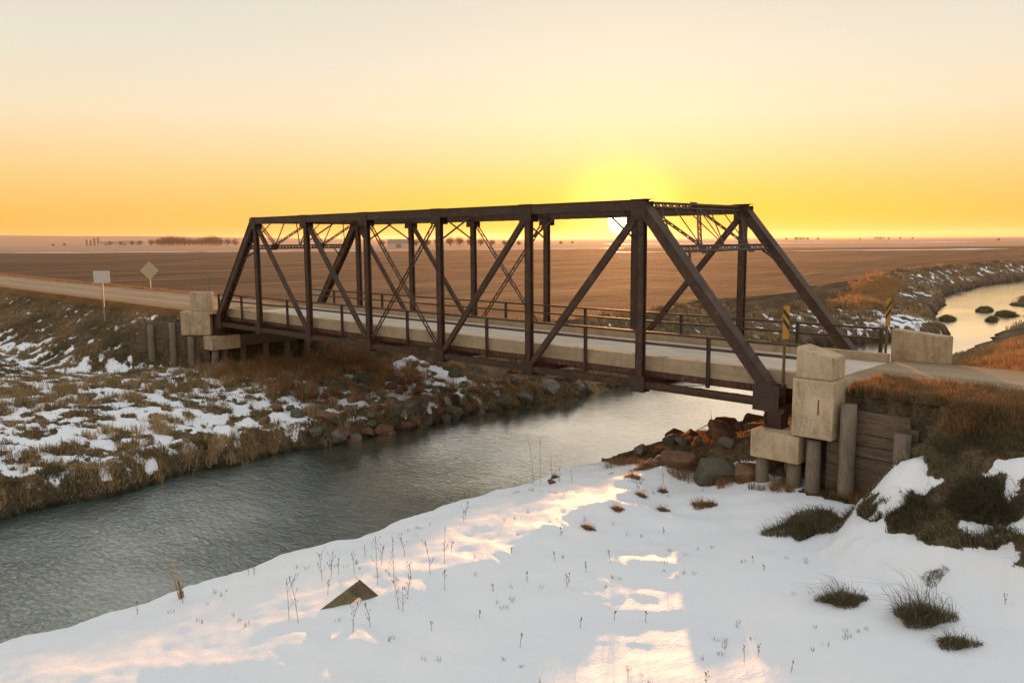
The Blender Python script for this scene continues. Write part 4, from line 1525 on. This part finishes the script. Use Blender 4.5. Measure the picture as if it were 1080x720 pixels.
def tree_meshes(seed, h=11.0):
    rs = random.Random(seed)
    tr, cr = MB(), MB()
    tr.tube([(0, 0, -.5), (.1, 0, h*.15), (rs.uniform(-.3, .3), rs.uniform(-.3, .3), h*.35)], [.35, .28, .2], 6)

    cz, rz, rx = h*.50, h*.46, h*rs.uniform(.40, .52)
    lob = [(rs.uniform(0, 6.28), rs.uniform(-.5, .8), rs.uniform(.75, 1.1)) for _ in range(7)]
    limbs = []
    for k in range(9):
        a = rs.uniform(0, 6.28)
        e = Vector((math.cos(a)*rx*.6, math.sin(a)*rx*.6, cz+rs.uniform(-.3, .6)*rz))
        b0 = Vector((0, 0, h*rs.uniform(.15, .35)))
        cr.tube([b0, b0.lerp(e, .5)+Vector((0, 0, -.2)), e], [.16, .11, .06], 4, False)
        limbs.append((b0, e))
    for k in range(300):
        a, c = rs.uniform(0, 6.28), rs.uniform(-1, 1)
        rr_ = math.sqrt(max(0, 1-c*c))
        f_ = 1+.22*math.sin(a*3+seed)*math.cos(c*4+seed*2)+rs.uniform(-.12, .08)
        e = Vector((math.cos(a)*rr_*rx*f_, math.sin(a)*rr_*rx*f_, cz+c*rz*f_))
        b0, l1 = rs.choice(limbs)
        st_ = b0.lerp(l1, rs.uniform(.3, 1.0))
        md = st_.lerp(e, rs.uniform(.35, .6))+Vector((0, 0, rs.uniform(-.3, .3)))
        cr.tube([st_, md, e], [.05, .045, .03], 3, False)
    return tr, cr


protos = []
for s in range(4):
    tr, cr = tree_meshes(s+3)
    r = empty('bare_tree', (0, 0, 0))
    a = tr.build('trunk', M['bark'], r)
    b = cr.build('crown', M['bark'], r)
    protos.append((r, a, b))
TREES = [(14, 1500, .7, 'far left horizon'), (60, 1500, .5, 'far left horizon')]
TREES = []
lefts = [(60, 1150, .35), (72, 1150, .4), (120, 1150, .55), (131, 1140, .5), (143, 1130, .6), (151, 1120, .65), (163, 1050, .75), (170, 1040, .8), (178, 1000, 1.05), (186, 1000, 1.1), (194, 1005, 1.0), (203, 1010, .85),
         (212, 1020, .8), (220, 1000, 1.0), (227, 1000, 1.05), (234, 1005, .9), (243, 1010, .8), (251, 1015, .75), (262, 1030, .6), (174, 1010, .95), (182, 1003, 1.05), (190, 1003, 1.05), (198, 1008, .9), (208, 1015, .75), (216, 1005, .85), (224, 1000, 1.0), (231, 1000, 1.0)]
mids = [(405, 760, .8), (414, 755, .7), (425, 780, .8), (440, 700, .95), (452, 690, .9), (463, 690, 1.0), (476, 670, 1.15), (486, 670, 1.2), (497, 660, 1.1), (508, 670, .95), (520, 680, .8), (533, 700, .7), (548, 720, .6), (592, 800, .5), (604, 900, .45)]
rights = [(735, 1500, .5), (828, 1500, .8), (838, 1480, .9), (850, 1490, .85), (861, 1500, .8), (905, 1500, .6), (935, 1450, .7), (947, 1450, .7), (960, 1450, .6), (1050, 900, .45)]
rs = random.Random(3)
first = [True]*4
for grp, lst, where in (('left', lefts, 'in the treeline near the far left farm'), ('mid', mids, 'in the treeline seen through the left half of the truss'), ('right', rights, 'on the right horizon')):
    for j, (px, d, s) in enumerate(sorted(lst)):
        x, y = world_at(px, d)
        k = rs.randrange(4)
        if first[k]:
            r = protos[k][0]
            first[k] = False
        else:
            src = protos[k]
            r = src[0].copy()
            COL.objects.link(r)
            for ch in src[1:]:
                c = ch.copy()
                COL.objects.link(c)
                c.parent = r
        r.location = (x, y, hz(x, y)-.2)
        s *= {'left': 1.15, 'mid': .72, 'right': .7}[grp]
        r.scale = (s*1.2, s*1.2, s)
        r.rotation_euler = (0, 0, rs.uniform(0, 6.28))
        tag(r, f"{ordinal(j)} bare tree from left {where}", 'tree', 'bare trees on the horizon, '+grp)
for k, f_ in enumerate(first):
    if f_:
        for o in protos[k][::-1]:
            bpy.data.objects.remove(o)


def shed(px, d, w, l, h, rz, name, label, roof='roof_grey', arch=False):
    x, y = world_at(px, d)
    r = empty(name, (x, y, hz(x, y)), rz)
    tag(r, label, 'building')
    m = MB()
    m.box(-w/2, w/2, -l/2, l/2, -1, h)
    m.poly([(-w/2, -l/2, h), (-w/2, l/2, h), (-w/2, 0, h+l*.22)], [(0, 1, 2)])
    m.poly([(w/2, -l/2, h), (w/2, l/2, h), (w/2, 0, h+l*.22)], [(0, 2, 1)])
    m.build('wall', M['wall_white'], r)
    q = MB()
    for s in (-1, 1):
        a = Vector((-w/2-.3, s*(l/2+.4), h-.15))
        q.poly([(-w/2-.3, s*(l/2+.4), h-.10), (w/2+.3, s*(l/2+.4), h-.10), (w/2+.3, 0, h+l*.22+.15), (-w/2-.3, 0, h+l*.22+.15),
                (-w/2-.3, s*(l/2+.4), h+.05), (w/2+.3, s*(l/2+.4), h+.05), (w/2+.3, 0, h+l*.22+.3), (-w/2-.3, 0, h+l*.22+.3)],
               [(0, 1, 2, 3), (7, 6, 5, 4), (0, 4, 5, 1), (1, 5, 6, 2), (3, 2, 6, 7), (0, 3, 7, 4)])
    q.build('roof', M[roof], r)
    dd = MB()
    dd.box(-w*.12, w*.12, -l/2-.06, -l/2-.02, -.5, h*.75)
    dd.build('door', M['roof_grey'], r)
    return r


shed(118, 1200, 26, 10, 3.2, .7, 'farm_shed', 'long low pale shed right of the silos on the far left horizon')
shed(137, 1200, 22, 10, 4.0, .8, 'farm_shed', 'pale shed between the silos and the treeline on the far left')
shed(150, 1190, 14, 9, 3.4, .5, 'farm_house', 'small pale house at the left end of the treeline')
shed(238, 1100, 12, 8, 3.4, .5, 'farm_house', 'small pale house among the trees left of the bridge')
shed(423, 560, 15, 9, 3.6, .75, 'farm_shed', 'pale shed seen through the truss in front of the treeline')
shed(842, 1900, 22, 10, 3.5, .8, 'farm_shed', 'low shed among trees on the right horizon')
shed(925, 2000, 22, 10, 3.5, .8, 'farm_shed', 'low shed on the far right horizon')
for j, (px, rr_, hh_) in enumerate([(95.5, 1.5, 8), (99.5, 1.5, 7), (103.5, 1.6, 10), (107.5, 1.5, 11)]):
    x, y = world_at(px, 1200)
    r = empty('grain_silo', (x, y, hz(x, y)))
    tag(r, f"{ordinal(j)} grain silo from left on the far left horizon", 'silo', 'grain silos on the far left horizon')
    m = MB()
    m.tube([(0, 0, -1), (0, 0, hh_)], [rr_, rr_], 20)
    m.build('silo_wall', M['roof_grey'], r, smooth=False)
    m = MB()
    m.tube([(0, 0, hh_+.01), (0, 0, hh_+rr_*.6)], [rr_*1.05, .3], 20)
    m.build('silo_roof', M['roof_grey'], r)

# ------------------------------------------------------------------ haze
def haze():
    m = bpy.data.materials.new('haze_air')
    m.use_nodes = True
    g = NG(m.node_tree)
    m.node_tree.nodes.clear()
    v = g.n('ShaderNodeVolumePrincipled', ins={'Color': (1.0, .86, .74), 'Density': HAZE_D, 'Anisotropy': .5})
    g.n('ShaderNodeOutputMaterial', ins={'Volume': v.outputs[0]})
    b = MB()
    b.box(CAM[0]-7900, CAM[0]+7900, CAM[1]-7900, CAM[1]+7900, -12.0, 46.0)
    o = b.build('haze', m)
    tag(o, 'warm evening haze over the fields', kind='stuff')


HAZE_D = .00010
haze()
